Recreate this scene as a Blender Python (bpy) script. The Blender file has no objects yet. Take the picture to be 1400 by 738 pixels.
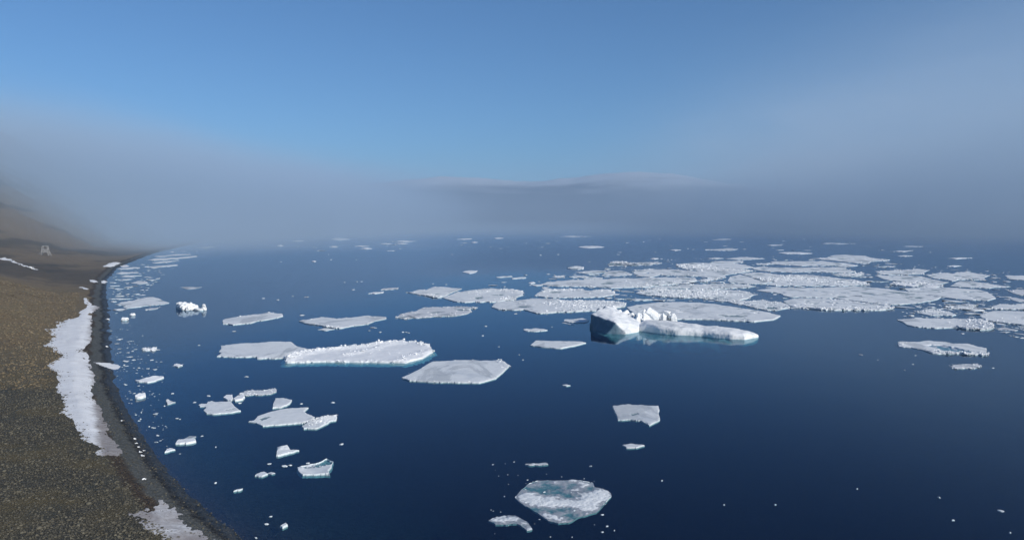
import bpy, bmesh, math, random
import numpy as np
from mathutils import Vector, Matrix, Euler, noise, geometry

S = bpy.context.scene
COL = S.collection
R = math.radians

# ------------------------------------------------------------------ camera
CAM_H, FPX, HORIZON = 40.0, 1090.0, 303.0
PITCH = math.atan((369.0 - HORIZON) / FPX)
cam_data = bpy.data.cameras.new('camera')
cam_data.sensor_width = 36.0
cam_data.lens = 36.0 * FPX / 1400.0
cam_data.clip_start = 0.5
cam_data.clip_end = 40000.0
cam = bpy.data.objects.new('camera', cam_data)
cam.location = (0, 0, CAM_H)
cam.rotation_euler = (R(90) - PITCH, 0, 0)
COL.objects.link(cam)
S.camera = cam

# ------------------------------------------------------------------ sky, sun, exposure
SUN_EL = R(26)
SUN_DIR = Vector((0.76, -0.65, 0)).normalized()           # towards the sun, level
SUN_AZ = math.atan2(SUN_DIR.x, SUN_DIR.y)
world = bpy.data.worlds.new('World')
S.world = world
world.use_nodes = True
wn, wl = world.node_tree.nodes, world.node_tree.links
wn.clear()
sky = wn.new('ShaderNodeTexSky')
sky.sky_type = 'NISHITA'
sky.sun_disc = False
sky.sun_elevation = SUN_EL
sky.sun_rotation = SUN_AZ
sky.altitude = 900
sky.air_density = 1.0
sky.dust_density = 0.0
sky.ozone_density = 4.5
bg = wn.new('ShaderNodeBackground')
bg.inputs['Strength'].default_value = 0.09
wo = wn.new('ShaderNodeOutputWorld')
tint = wn.new('ShaderNodeMix'); tint.data_type = 'RGBA'; tint.blend_type = 'MULTIPLY'
tint.inputs[0].default_value = 1.0
tint.inputs[7].default_value = (0.665, 0.91, 1.085, 1)      # clean polar air: a deeper blue than the model's
wl.new(sky.outputs[0], tint.inputs[6])
wl.new(tint.outputs[2], bg.inputs['Color'])
wl.new(bg.outputs[0], wo.inputs['Surface'])

sun_l = bpy.data.lights.new('sun', 'SUN')
sun_l.energy = 4.9
sun_l.angle = R(0.53)
sun_l.color = (1.0, 0.945, 0.87)
sun = bpy.data.objects.new('sun', sun_l)
d = Vector((SUN_DIR.x * math.cos(SUN_EL), SUN_DIR.y * math.cos(SUN_EL), math.sin(SUN_EL)))
sun.rotation_euler = d.to_track_quat('Z', 'Y').to_euler()
sun.location = (300, -200, 300)
COL.objects.link(sun)

S.view_settings.view_transform = 'Standard'
S.view_settings.look = 'None'
S.view_settings.gamma = 1.0
S.view_settings.use_curve_mapping = False
S.view_settings.exposure = 0.0
cy = S.cycles
cy.use_denoising = True
cy.max_bounces = 8
cy.diffuse_bounces = 2
cy.glossy_bounces = 3
cy.transmission_bounces = 2
cy.transparent_max_bounces = 12
cy.volume_bounces = 2
cy.volume_max_steps = 256
cy.volume_step_rate = 1.0
cy.sample_clamp_indirect = 4.0
cy.caustics_reflective = False
cy.caustics_refractive = False

# ------------------------------------------------------------------ helpers
def W(px, py, z=0.0):
    """the point of height z that the photograph (1400 x 738) shows at px, py"""
    x, u = (px - 700.0) / FPX, (369.0 - py) / FPX
    cp, sp = math.cos(PITCH), math.sin(PITCH)
    dy, dz = cp + u * sp, -sp + u * cp
    k = (z - CAM_H) / dz
    return Vector((x * k, dy * k, z))

def tag(o, label=None, cat=None, group=None, kind=None):
    if label: o['label'] = label
    if cat: o['category'] = cat
    if group: o['group'] = group
    if kind: o['kind'] = kind
    return o

def link_mesh(name, me, mat, parent=None, loc=None):
    o = bpy.data.objects.new(name, me)
    COL.objects.link(o)
    if mat is not None:
        me.materials.append(mat)
    if parent is not None:
        o.parent = parent
    if loc is not None:
        o.location = loc
    return o

def empty(name, loc):
    o = bpy.data.objects.new(name, None)
    o.location = loc
    o.empty_display_size = 0.5
    COL.objects.link(o)
    return o

def box_mesh(name, x0, x1, y0, y1, z0, z1):
    v = [(x0, y0, z0), (x1, y0, z0), (x1, y1, z0), (x0, y1, z0), (x0, y0, z1), (x1, y0, z1), (x1, y1, z1), (x0, y1, z1)]
    f = [(0, 3, 2, 1), (4, 5, 6, 7), (0, 1, 5, 4), (1, 2, 6, 5), (2, 3, 7, 6), (3, 0, 4, 7)]
    me = bpy.data.meshes.new(name)
    me.from_pydata(v, [], f)
    return me

def new_mat(name):
    m = bpy.data.materials.new(name)
    m.use_nodes = True
    m.node_tree.nodes.clear()
    return m

class X:
    """a node socket one can calculate with"""
    def __init__(s, nt, sock): s.nt, s.k = nt, sock
    def _m(s, op, *a, clamp=False):
        n = s.nt.nodes.new('ShaderNodeMath'); n.operation = op; n.use_clamp = clamp
        for i, v in enumerate((s,) + a):
            if isinstance(v, X): s.nt.links.new(v.k, n.inputs[i])
            else: n.inputs[i].default_value = v
        return X(s.nt, n.outputs[0])
    def __add__(s, o): return s._m('ADD', o)
    __radd__ = __add__
    def __mul__(s, o): return s._m('MULTIPLY', o)
    __rmul__ = __mul__
    def __sub__(s, o): return s._m('SUBTRACT', o)
    def __rsub__(s, o): return (s * -1.0) + o
    def __truediv__(s, o): return s._m('DIVIDE', o)
    def pw(s, o): return s._m('POWER', o)
    def mx(s, o): return s._m('MAXIMUM', o)
    def mn(s, o): return s._m('MINIMUM', o)
    def step(s, a, b, t0=0.0, t1=1.0):
        n = s.nt.nodes.new('ShaderNodeMapRange'); n.interpolation_type = 'SMOOTHSTEP'
        s.nt.links.new(s.k, n.inputs[0])
        for i, v in enumerate((a, b, t0, t1)):
            if isinstance(v, X): s.nt.links.new(v.k, n.inputs[i + 1])
            else: n.inputs[i + 1].default_value = v
        return X(s.nt, n.outputs[0])

def coords(nt, which='Position', scale=(1, 1, 1), off=(0, 0, 0)):
    if which == 'Position':
        s = nt.nodes.new('ShaderNodeNewGeometry').outputs['Position']
    else:
        s = nt.nodes.new('ShaderNodeTexCoord').outputs[which]
    m = nt.nodes.new('ShaderNodeMapping')
    m.inputs['Scale'].default_value = scale
    m.inputs['Location'].default_value = off
    nt.links.new(s, m.inputs[0])
    return m.outputs[0]

def tnoise(nt, vec, scale, detail=3.0, rough=0.55, dist=0.0):
    n = nt.nodes.new('ShaderNodeTexNoise')
    n.inputs['Scale'].default_value = scale
    n.inputs['Detail'].default_value = detail
    n.inputs['Roughness'].default_value = rough
    n.inputs['Distortion'].default_value = dist
    nt.links.new(vec, n.inputs['Vector'])
    return X(nt, n.outputs[0])

def tvoro(nt, vec, scale, feature='F1', out=0):
    n = nt.nodes.new('ShaderNodeTexVoronoi')
    n.feature = feature
    n.inputs['Scale'].default_value = scale
    nt.links.new(vec, n.inputs['Vector'])
    return X(nt, n.outputs[out])

def mixc(nt, fac, a, b):
    n = nt.nodes.new('ShaderNodeMix'); n.data_type = 'RGBA'
    for i, v in ((0, fac), (6, a), (7, b)):
        if isinstance(v, X): nt.links.new(v.k, n.inputs[i])
        elif isinstance(v, (int, float)): n.inputs[i].default_value = v
        else: n.inputs[i].default_value = (*v, 1.0)
    return X(nt, n.outputs[2])

def attr(nt, name):
    n = nt.nodes.new('ShaderNodeAttribute'); n.attribute_name = name
    return X(nt, n.outputs['Fac'])

def bump(nt, h, strength, dist=0.1):
    n = nt.nodes.new('ShaderNodeBump')
    n.inputs['Strength'].default_value = strength
    n.inputs['Distance'].default_value = dist
    nt.links.new(h.k, n.inputs['Height'])
    return n.outputs[0]

def principled(nt, color, rough, normal=None, spec=0.3):
    b = nt.nodes.new('ShaderNodeBsdfPrincipled')
    for nm, v in (('Base Color', color), ('Roughness', rough), ('Specular IOR Level', spec)):
        if isinstance(v, X): nt.links.new(v.k, b.inputs[nm])
        elif isinstance(v, (int, float)): b.inputs[nm].default_value = v
        else: b.inputs[nm].default_value = (*v, 1.0)
    if normal is not None: nt.links.new(normal, b.inputs['Normal'])
    o = nt.nodes.new('ShaderNodeOutputMaterial')
    nt.links.new(b.outputs[0], o.inputs['Surface'])
    return b, o

# ------------------------------------------------------------------ shoreline and terrain
SHORE = [(160, -160), (90, -60), (45, 0), (12, 42), (-8, 66)] + [tuple(W(*p)[:2]) for p in (
    (335, 738), (300, 712), (262, 680), (230, 645), (205, 610), (185, 580), (168, 550), (155, 520), (152, 490), (150, 460),
    (150, 430), (144, 402), (147, 382), (160, 367), (182, 357), (200, 350), (216, 345), (236, 340), (262, 334), (285, 329), (305, 325))] + [(-900, 2600), (-1400, 4200), (-2600, 9000)]
_sh = np.array(SHORE, float)
# closed land region: left of the polyline (as one walks away from the camera)
def shore_dist(x, y):
    """signed distance to the waterline, positive inland"""
    x = np.asarray(x, float); y = np.asarray(y, float)
    best = np.full(x.shape, 1e18); sgn = np.zeros(x.shape)
    for (ax, ay), (bx, by) in zip(_sh[:-1], _sh[1:]):
        ex, ey = bx - ax, by - ay
        L = ex * ex + ey * ey
        t = np.clip(((x - ax) * ex + (y - ay) * ey) / L, 0, 1)
        dx, dy = x - ax - t * ex, y - ay - t * ey
        q = dx * dx + dy * dy
        cr = ex * (y - ay) - ey * (x - ax)
        m = q < best
        best = np.where(m, q, best); sgn = np.where(m, np.sign(cr), sgn)
    return np.sqrt(best) * np.where(sgn >= 0, 1, -1)

_rng = np.random.RandomState(7)
_wav = []
for _i in range(26):
    _l = 6.0 * 1.27 ** _i
    _a = _rng.uniform(0, 2 * math.pi)
    _wav.append((math.cos(_a) / _l * 6.283, math.sin(_a) / _l * 6.283, _rng.uniform(0, 6.283), _l))
def waves(x, y, lmin, lmax):
    v = np.zeros(np.shape(x))
    n = 0
    for kx, ky, ph, l in _wav:
        if lmin <= l <= lmax:
            v = v + np.sin(kx * x + ky * y + ph) * np.cos(ky * x * 0.63 - kx * y * 0.71 + ph * 1.7); n += 1
    return v / max(1, math.sqrt(n))

def sstep(a, b, v):
    t = np.clip((v - a) / (b - a), 0, 1)
    return t * t * (3 - 2 * t)

def shore_rag(x, y):
    return 1.1 * waves(x, y, 14, 40) * sstep(120, 300, y) + 0.22 * waves(x, y, 6, 13)

def terrain(x, y):
    x = np.asarray(x, float); y = np.asarray(y, float)
    s = shore_dist(x, y) + shore_rag(x, y)
    land = np.where(s > 0, np.minimum(s, 9) * 0.2, np.maximum(s * 0.22, -14))
    rise = np.maximum(s - 9, 0)
    land = land + 0.055 * rise * sstep(0, 40, rise) + 0.10 * np.maximum(rise - 22, 0) * sstep(150, 420, y)
    land = land + sstep(4, 30, s) * (0.35 * waves(x, y, 12, 40) + 0.9 * waves(x, y, 40, 140) * sstep(10, 90, s))
    # the tundra bank in the middle distance, the hollow behind it, and the mountain above them
    land = land + 4.0 * np.exp(-((y - 390) / 75) ** 2) * sstep(18, 60, s)
    hill = np.maximum(s - 72 - 14 * waves(x, y, 150, 700), 0) * sstep(610, 1050, y) * (1 - sstep(1700, 3600, y))
    land = land + np.minimum(0.42 * hill, 150 + 0.06 * hill) * (1 + 0.05 * waves(x, y, 60, 300))
    return land, s

def height(x, y):
    return float(terrain(np.array([x]), np.array([y]))[0][0])

def build_ground():
    a = np.concatenate([np.linspace(-100, -36, 50, endpoint=False), np.linspace(-36, -4, 330, endpoint=False), np.linspace(-4, 100, 110)])
    r = np.concatenate([[4, 15, 28, 40, 50], np.geomspace(58, 420, 330, endpoint=False), np.geomspace(420, 12000, 230)])
    A, Q = np.meshgrid(np.radians(a), r)
    x, y = np.sin(A) * Q, np.cos(A) * Q
    z, s = terrain(x, y)
    nr, na = x.shape
    co = np.stack([x, y, z], -1).reshape(-1, 3)
    idx = np.arange(nr * na).reshape(nr, na)
    q = np.stack([idx[:-1, :-1], idx[:-1, 1:], idx[1:, 1:], idx[1:, :-1]], -1).reshape(-1, 4)[:, ::-1]
    me = bpy.data.meshes.new('ground')
    me.vertices.add(len(co)); me.vertices.foreach_set('co', co.ravel())
    me.loops.add(q.size); me.loops.foreach_set('vertex_index', q.ravel().astype(np.int32))
    me.polygons.add(len(q)); me.polygons.foreach_set('loop_start', np.arange(0, q.size, 4, dtype=np.int32))
    me.update(calc_edges=True)
    me.polygons.foreach_set('use_smooth', np.ones(len(q), dtype=bool))
    at = me.attributes.new('shore', 'FLOAT', 'POINT'); at.data.foreach_set('value', s.ravel().astype(np.float32))
    return me

def ground_material():
    m = new_mat('tundra_and_shingle'); nt = m.node_tree
    p = coords(nt)
    s = attr(nt, 'shore')
    sep = nt.nodes.new('ShaderNodeSeparateXYZ'); nt.links.new(p, sep.inputs[0])
    py = X(nt, sep.outputs[1])
    nb = tnoise(nt, p, 0.05, 4); nm = tnoise(nt, p, 0.35, 4, 0.6); nf = tnoise(nt, p, 2.2, 4, 0.65); ng = tnoise(nt, p, 7.0, 3, 0.6)
    sw = s + (nm - 0.5) * 2.2 + (nf - 0.5) * 0.7
    cell = tvoro(nt, p, 2.7, 'F1', 1)
    cs = nt.nodes.new('ShaderNodeSeparateColor'); nt.links.new(cell.k, cs.inputs[0]); cv = X(nt, cs.outputs[0])
    edge = tvoro(nt, p, 2.7, 'DISTANCE_TO_EDGE', 0)
    # stony ground near, tundra farther off
    stone = mixc(nt, cv, (0.055, 0.050, 0.034), (0.141, 0.125, 0.085))
    stone = mixc(nt, edge.step(0.02, 0.12), (0.026, 0.024, 0.018), stone)
    stone = mixc(nt, nb.step(0.46, 0.62) * 0.65, stone, (0.132, 0.102, 0.045))
    stone = mixc(nt, tnoise(nt, p, 0.11, 4, 0.6).step(0.5, 0.64) * 0.5, stone, (0.048, 0.053, 0.045))
    moss = mixc(nt, nf, (0.092, 0.067, 0.034), (0.290, 0.212, 0.112))
    moss = mixc(nt, tnoise(nt, p, 0.16, 4, 0.65).step(0.42, 0.62) * 0.75, moss, (0.194, 0.154, 0.083))
    moss = mixc(nt, tnoise(nt, p, 0.55, 3, 0.6).step(0.55, 0.68) * 0.7, moss, (0.070, 0.055, 0.036))
    far = mixc(nt, nm, (0.123, 0.094, 0.059), (0.238, 0.185, 0.121))
    far = mixc(nt, tnoise(nt, coords(nt, scale=(0.018, 0.005, 0.014)), 1.0, 5, 0.6).step(0.46, 0.6) * 0.8, far, (0.075, 0.067, 0.050))
    c = mixc(nt, (py + (nb - 0.5) * 90).step(165, 265), stone, moss)
    c = mixc(nt, (py + (nb - 0.5) * 120).step(420, 500), c, far)
    # darker band of ground colour in the hollow beyond the bank
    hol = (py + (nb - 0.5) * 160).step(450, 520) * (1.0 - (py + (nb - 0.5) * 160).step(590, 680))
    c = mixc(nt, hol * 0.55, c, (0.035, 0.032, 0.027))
    # the beach: brown wrack, grey gravel, dark wet cobbles at the water
    wrack = mixc(nt, nf.step(0.35, 0.65), (0.018, 0.015, 0.011), (0.100, 0.068, 0.040))
    gravel = mixc(nt, ng * 0.5 + cv * 0.5, (0.030, 0.033, 0.031), (0.155, 0.160, 0.145))
    wet = mixc(nt, (ng * 0.5 + cv * 0.5).step(0.3, 0.8), (0.007, 0.007, 0.007), (0.060, 0.058, 0.052))
    c = mixc(nt, (sw + (nb - 0.5) * 3.0).step(8.2, 7.0), c, wrack)
    c = mixc(nt, sw.step(6.0, 5.0), c, gravel)
    c = mixc(nt, sw.step(3.3, 2.3), c, wet)
    hgt = nf * 0.5 + edge.step(0.0, 0.25) * 0.6 + ng * 0.25
    rough = s.step(1.0, 3.0, 0.45, 0.95)
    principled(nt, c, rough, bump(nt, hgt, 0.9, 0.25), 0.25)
    return m

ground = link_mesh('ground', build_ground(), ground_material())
tag(ground, kind='structure')

# ------------------------------------------------------------------ water
def water_material():
    m = new_mat('calm_sea_water'); nt = m.node_tree
    p = coords(nt)
    n1 = tnoise(nt, coords(nt, scale=(0.5, 0.5, 0.5)), 1.0, 3, 0.6)
    n2 = tnoise(nt, coords(nt, scale=(0.06, 0.06, 0.06)), 1.0, 3, 0.55)
    patch = tnoise(nt, coords(nt, scale=(0.006, 0.0025, 0.006)), 1.0, 4, 0.6).step(0.35, 0.7)
    nor = bump(nt, n1 * (patch * 0.7 + 0.3) * 0.03 + n2 * 0.10, 0.35, 1.0)
    fr = nt.nodes.new('ShaderNodeFresnel'); fr.inputs['IOR'].default_value = 1.333
    nt.links.new(nor, fr.inputs['Normal'])
    back = X(nt, nt.nodes.new('ShaderNodeNewGeometry').outputs['Backfacing'])
    nt.links.new((back * (1 / 1.333 - 1.333) + 1.333).k, fr.inputs['IOR'])      # the same share of light leaves the water as enters it
    gl = nt.nodes.new('ShaderNodeBsdfGlossy'); gl.inputs['Roughness'].default_value = 0.045
    gl.inputs['Color'].default_value = (0.66, 0.83, 1.0, 1)
    nt.links.new(nor, gl.inputs['Normal'])
    df = nt.nodes.new('ShaderNodeBsdfDiffuse'); df.inputs['Color'].default_value = (0.005, 0.014, 0.060, 1)
    tr = nt.nodes.new('ShaderNodeBsdfTransparent')
    mx = nt.nodes.new('ShaderNodeMixShader'); mx.inputs[0].default_value = 0.72
    nt.links.new(df.outputs[0], mx.inputs[1]); nt.links.new(tr.outputs[0], mx.inputs[2])
    m2 = nt.nodes.new('ShaderNodeMixShader')
    nt.links.new((X(nt, fr.outputs[0]).pw(1.25)).k, m2.inputs[0]); nt.links.new(mx.outputs[0], m2.inputs[1]); nt.links.new(gl.outputs[0], m2.inputs[2])
    ab = nt.nodes.new('ShaderNodeVolumeAbsorption'); ab.inputs['Color'].default_value = (0.05, 0.66, 0.74, 1); ab.inputs['Density'].default_value = 0.13
    o = nt.nodes.new('ShaderNodeOutputMaterial')
    nt.links.new(m2.outputs[0], o.inputs['Surface']); nt.links.new(ab.outputs[0], o.inputs['Volume'])
    return m
water = link_mesh('water', box_mesh('water', -11000, 11000, -400, 11500, -24, 0), water_material())
tag(water, kind='structure')

# ------------------------------------------------------------------ snow-capped land across the water
def far_hills():
    xs = np.linspace(-5200, 5200, 180); ys = np.linspace(4700, 8600, 40)
    Xg, Yg = np.meshgrid(xs, ys)
    t = (Yg - 4700) / 3900
    # crest height along the coast: a long ice cap with a dip, as elevation angles seen in the photograph
    crest = 300 + 105 * np.exp(-((Xg + 550) / 620) ** 2) + 150 * np.exp(-((Xg - 1000) / 780) ** 2) + 60 * np.exp(-((Xg + 2600) / 1200) ** 2) - 190 * sstep(1700, 4200, Xg) + 8 * waves(Xg, Yg, 300, 1500)
    z = crest * np.sin(np.clip(t * 1.9, 0, 1) * math.pi / 2) ** 0.8 * (1 - 0.25 * sstep(0.6, 1, t)) + 5 * waves(Xg, Yg, 100, 400) * sstep(0.02, 0.2, t) - 6
    nr, na = Xg.shape
    co = np.stack([Xg, Yg, z], -1).reshape(-1, 3)
    idx = np.arange(nr * na).reshape(nr, na)
    q = np.stack([idx[:-1, :-1], idx[:-1, 1:], idx[1:, 1:], idx[1:, :-1]], -1).reshape(-1, 4)
    me = bpy.data.meshes.new('hills'); me.from_pydata(co.tolist(), [], q.tolist())
    me.polygons.foreach_set('use_smooth', np.ones(len(q), dtype=bool))
    m = new_mat('snow_and_dark_rock'); nt = m.node_tree
    p = coords(nt); sep = nt.nodes.new('ShaderNodeSeparateXYZ'); nt.links.new(p, sep.inputs[0])
    z_ = X(nt, sep.outputs[2]); n = tnoise(nt, coords(nt, scale=(0.0016, 0.0016, 0.012)), 1.0, 5, 0.6)
    c = mixc(nt, (z_ + (n - 0.5) * 280).step(225, 360), (0.11, 0.125, 0.145), (0.50, 0.54, 0.58))
    principled(nt, c, 0.9)
    o = link_mesh('hills', me, m); tag(o, kind='structure')
far_hills()

# ------------------------------------------------------------------ air: even haze, and the fog bank lying on the sea
def volume_mat(name, dens, color, aniso):
    m = new_mat(name); nt = m.node_tree
    v = nt.nodes.new('ShaderNodeVolumePrincipled')
    v.inputs['Color'].default_value = (*color, 1); v.inputs['Anisotropy'].default_value = aniso
    o = nt.nodes.new('ShaderNodeOutputMaterial'); nt.links.new(v.outputs[0], o.inputs['Volume'])
    if isinstance(dens, (int, float)): v.inputs['Density'].default_value = dens
    else:
        dn, cl = dens(nt)
        nt.links.new(dn.k, v.inputs['Density']); nt.links.new(cl.k, v.inputs['Color'])
    return m
haze = link_mesh('haze', box_mesh('haze', -11500, 11500, -450, 12200, -26, 500), volume_mat('thin_haze', 0.00014, (0.40, 0.60, 0.84), 0.0))
tag(haze, kind='stuff')

FX0, FX1, FY0, FY1, FZ1 = -3200.0, 3400.0, 520.0, 4300.0, 620.0
def fog_density(nt):
    p = coords(nt)
    sep = nt.nodes.new('ShaderNodeSeparateXYZ'); nt.links.new(p, sep.inputs[0])
    x, y, z = (X(nt, sep.outputs[i]) for i in range(3))
    r = x / y                                              # direction seen from the drone's stand, a plan coordinate here
    n = tnoise(nt, coords(nt, scale=(0.0011, 0.0011, 0.004)), 1.0, 3, 0.55)
    n2 = tnoise(nt, coords(nt, scale=(0.0035, 0.003, 0.009), off=(5, 3, 1)), 1.0, 3, 0.6)
    nn = n * 0.65 + n2 * 0.35
    # the near edge of the bank
    y0 = x.step(-750, -100, 640, 1250) - x.step(300, 1200, 0, 750)
    near = (y + (nn - 0.5) * 900).step(y0, y0 + x.step(-900, -200, 480, 950))
    far = 1.0 - y.step(FY1 - 500, FY1 - 60)
    # its top
    top = x.step(-1150, -150, 290, 235) + x.step(200, 1500, 0, 140)
    lid = (z + (nn - 0.5) * 170).step(top, top * 0.25 + (-10.0))
    thick = (x + (n2 - 0.5) * 500.0).step(-800, -40, 0.0037, 0.00036) + x.step(500, 1350, 0.0, 0.0011) + x.step(-420, -680, 0.0, 0.0040)
    mist = y.step(1150, 2700) * (z + (nn - 0.5) * 40).step(52, 2) * 0.0006
    bank = near * lid * thick + mist
    # a paler tongue of fog spilling off the point over the water
    gx = (x + 470.0 + (n2 - 0.5) * 500.0) / 380.0; gy = (y - 1120.0 + (n - 0.5) * 400.0) / 480.0
    spill = (1.0 - (gx * gx + gy * gy).pw(0.5)).step(0.0, 1.0) * (z + (nn - 0.5) * 90).step(95, 5) * 0.0030
    # the thin high veil on the right
    torn = (n * 0.4 + n2 * 0.6).step(0.36, 0.62, 0.25, 1.0)
    veil = x.step(120, 1350) * y.step(340, 1000) * (z + (nn - 0.5) * 460 - x * 0.16).step(520, 40) * torn * 0.00115
    side = x.step(2200, 1350) * x.step(FX0 + 60, FX0 + 700)
    white = (veil / (bank + spill + veil + 1e-7)).step(0.15, 0.75)
    return (bank + spill + veil) * far * side, mixc(nt, white, (0.55, 0.70, 0.86), (0.74, 0.88, 1.0))
fog = link_mesh('fog_bank', box_mesh('fog_bank', FX0, FX1, FY0, FY1, -2.0, FZ1), volume_mat('sea_fog', fog_density, (0.60, 0.72, 0.85), -0.1))
tag(fog, kind='stuff')

# ------------------------------------------------------------------ ice and snow materials
def ice_material(name, snow, wet, blue, melt=0.35, scale=1.0):
    """snow-covered sea ice: drifted snow, grey soaked patches, bare blue ice low on the steep rims"""
    m = new_mat(name); nt = m.node_tree
    p = coords(nt, scale=(scale,) * 3)
    n1 = tnoise(nt, p, 0.09, 5, 0.6, 0.6); n2 = tnoise(nt, p, 0.8, 4, 0.6); n3 = tnoise(nt, p, 5.0, 3, 0.6)
    c = mixc(nt, n2.step(0.35, 0.7) * 0.5, snow, tuple(v * 0.86 for v in snow))
    c = mixc(nt, n1.step(0.52, 0.64) * melt, c, wet)
    n4 = tnoise(nt, coords(nt, scale=(0.045 * scale, 0.020 * scale, 0.05)), 1.0, 6, 0.68, 1.2)
    c = mixc(nt, n4.step(0.545, 0.60) * melt * 1.2, c, tuple(v * 0.62 for v in wet))
    n5 = tnoise(nt, coords(nt, scale=(0.16 * scale, 0.07 * scale, 0.1), off=(3, 9, 1)), 1.0, 5, 0.7)
    c = mixc(nt, n5.step(0.58, 0.68) * melt * 0.9, c, tuple(v * 0.75 for v in wet))
    g = nt.nodes.new('ShaderNodeNewGeometry'); sp = nt.nodes.new('ShaderNodeSeparateXYZ')
    nt.links.new(g.outputs['Normal'], sp.inputs[0])
    nz = X(nt, sp.outputs[2])
    pz = nt.nodes.new('ShaderNodeSeparateXYZ'); nt.links.new(g.outputs['Position'], pz.inputs[0])
    low = X(nt, pz.outputs[2]).step(0.28, 0.0)
    c = mixc(nt, low * nz.step(0.75, 0.3) * 0.55, c, blue)
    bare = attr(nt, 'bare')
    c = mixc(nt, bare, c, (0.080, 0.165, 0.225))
    under = X(nt, pz.outputs[2]).step(-0.02, -0.12)
    c = mixc(nt, under, c, (0.15, 0.37, 0.39))
    c = mixc(nt, attr(nt, 'soak') * n2.step(0.30, 0.55, 0.75, 1.0), c, (0.16, 0.235, 0.27))
    principled(nt, c, 0.75, bump(nt, n2 * 0.6 + n3 * 0.4, 0.35, 0.25), 0.25)
    return m
SNOW = (0.755, 0.785, 0.79)
M_ICE = ice_material('snowy_sea_ice', SNOW, (0.40, 0.46, 0.52), (0.42, 0.58, 0.62))
M_GREY = ice_material('soaked_grey_sea_ice', (0.64, 0.66, 0.68), (0.25, 0.30, 0.34), (0.36, 0.46, 0.5), 0.75)
M_WHITE = ice_material('clean_white_ice', (0.85, 0.865, 0.87), (0.62, 0.68, 0.72), (0.5, 0.66, 0.7), 0.25)
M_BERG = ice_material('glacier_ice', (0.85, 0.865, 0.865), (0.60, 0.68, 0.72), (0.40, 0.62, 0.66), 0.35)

def snow_material():
    m = new_mat('old_beach_snow'); nt = m.node_tree
    p = coords(nt)
    n1 = tnoise(nt, p, 0.22, 5, 0.62, 0.5); n2 = tnoise(nt, p, 2.2, 4, 0.65)
    dirt = attr(nt, 'dirt')
    c = mixc(nt, n1.step(0.3, 0.7), (0.84, 0.85, 0.845), (0.72, 0.725, 0.725))
    c = mixc(nt, (dirt + (n1 - 0.5) * 0.9).step(0.35, 0.8), c, (0.30, 0.275, 0.265))
    n3 = tnoise(nt, coords(nt, scale=(0.5, 1.6, 1)), 1.0, 5, 0.7)
    c = mixc(nt, (n2 * 0.5 + dirt * 0.28).step(0.40, 0.52) * 0.55, c, (0.22, 0.20, 0.19))
    c = mixc(nt, (n3 + dirt * 0.16).step(0.60, 0.70) * 0.6, c, (0.36, 0.345, 0.34))
    principled(nt, c, 0.85, bump(nt, n1 * 0.7 + n2 * 0.3, 0.5, 0.4), 0.2)
    return m
M_SNOW = snow_material()

# ------------------------------------------------------------------ ice floes
RND = random.Random(11)

def ragged(pts, amp=0.10, seg=2.6, ky=0.4):
    """break a traced outline into an irregular ice edge"""
    out = [Vector((p[0], p[1])) for p in pts]
    while True:
        n, done = [], True
        for i, a in enumerate(out):
            b = out[(i + 1) % len(out)]
            n.append(a)
            L = (b - a).length
            if L > seg:
                done = False
                o = RND.gauss(0, amp) * min(L, 12.0)
                t = RND.uniform(0.4, 0.6)
                d = (b - a) / L
                n.append(a.lerp(b, t) + Vector((-d.y * o, d.x * o * ky)))
        out = n
        if done or len(out) > 420: return out

def inside(p, poly):
    c, j = False, len(poly) - 1
    for i in range(len(poly)):
        a, b = poly[i], poly[j]
        if (a[1] > p[1]) != (b[1] > p[1]) and p[0] < (b[0] - a[0]) * (p[1] - a[1]) / (b[1] - a[1]) + a[0]: c = not c
        j = i
    return c

def seg_dist(p, poly):
    best = 1e9
    for i in range(len(poly)):
        a, b = poly[i], poly[(i + 1) % len(poly)]
        ex, ey = b[0] - a[0], b[1] - a[1]
        t = max(0, min(1, ((p[0] - a[0]) * ex + (p[1] - a[1]) * ey) / (ex * ex + ey * ey + 1e-9)))
        best = min(best, math.hypot(p[0] - a[0] - t * ex, p[1] - a[1] - t * ey))
    return best

ICO = bmesh.new(); bmesh.ops.create_icosphere(ICO, subdivisions=1, radius=1.0)
ICO_V = [v.co.copy() for v in ICO.verts]; ICO_F = [[v.index for v in f.verts] for f in ICO.faces]; ICO.free()

class Lumps:
    """many small irregular ice or stone lumps gathered in one mesh"""
    def __init__(s): s.v, s.f = [], []
    def add(s, c, r, flat=0.75, tilt=0.5, jit=0.34, ax=None, box=False):
        b = len(s.v)
        q = Euler((RND.uniform(-tilt, tilt), RND.uniform(-tilt, tilt), RND.uniform(0, 6.28))).to_matrix()
        ax = ax or (RND.uniform(.7, 1.35), RND.uniform(.7, 1.25), flat * RND.uniform(.75, 1.2))
        if box:
            for x in (-.8, .8):
                for y in (-.8, .8):
                    for z in (-.8, .8):
                        s.v.append(tuple(q @ Vector((x * ax[0] * r * RND.uniform(.55, 1.15), y * ax[1] * r * RND.uniform(.55, 1.15), z * ax[2] * r * RND.uniform(.6, 1.2))) + Vector(c)))
            s.f += [[i + b for i in f] for f in ((0, 1, 3, 2), (4, 6, 7, 5), (0, 4, 5, 1), (2, 3, 7, 6), (0, 2, 6, 4), (1, 5, 7, 3))]
            return
        for v in ICO_V:
            k = r * (1 + RND.uniform(-jit, jit))
            s.v.append(tuple(q @ Vector((v.x * ax[0] * k, v.y * ax[1] * k, v.z * ax[2] * k)) + Vector(c)))
        s.f += [[i + b for i in f] for f in ICO_F]
    def build(s, name, mat, parent=None, loc=(0, 0, 0)):
        me = bpy.data.meshes.new(name)
        l = Vector(loc)
        me.from_pydata([tuple(Vector(v) - l) for v in s.v], [], s.f)
        return link_mesh(name, me, mat, parent, None if parent is not None else loc)

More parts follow.
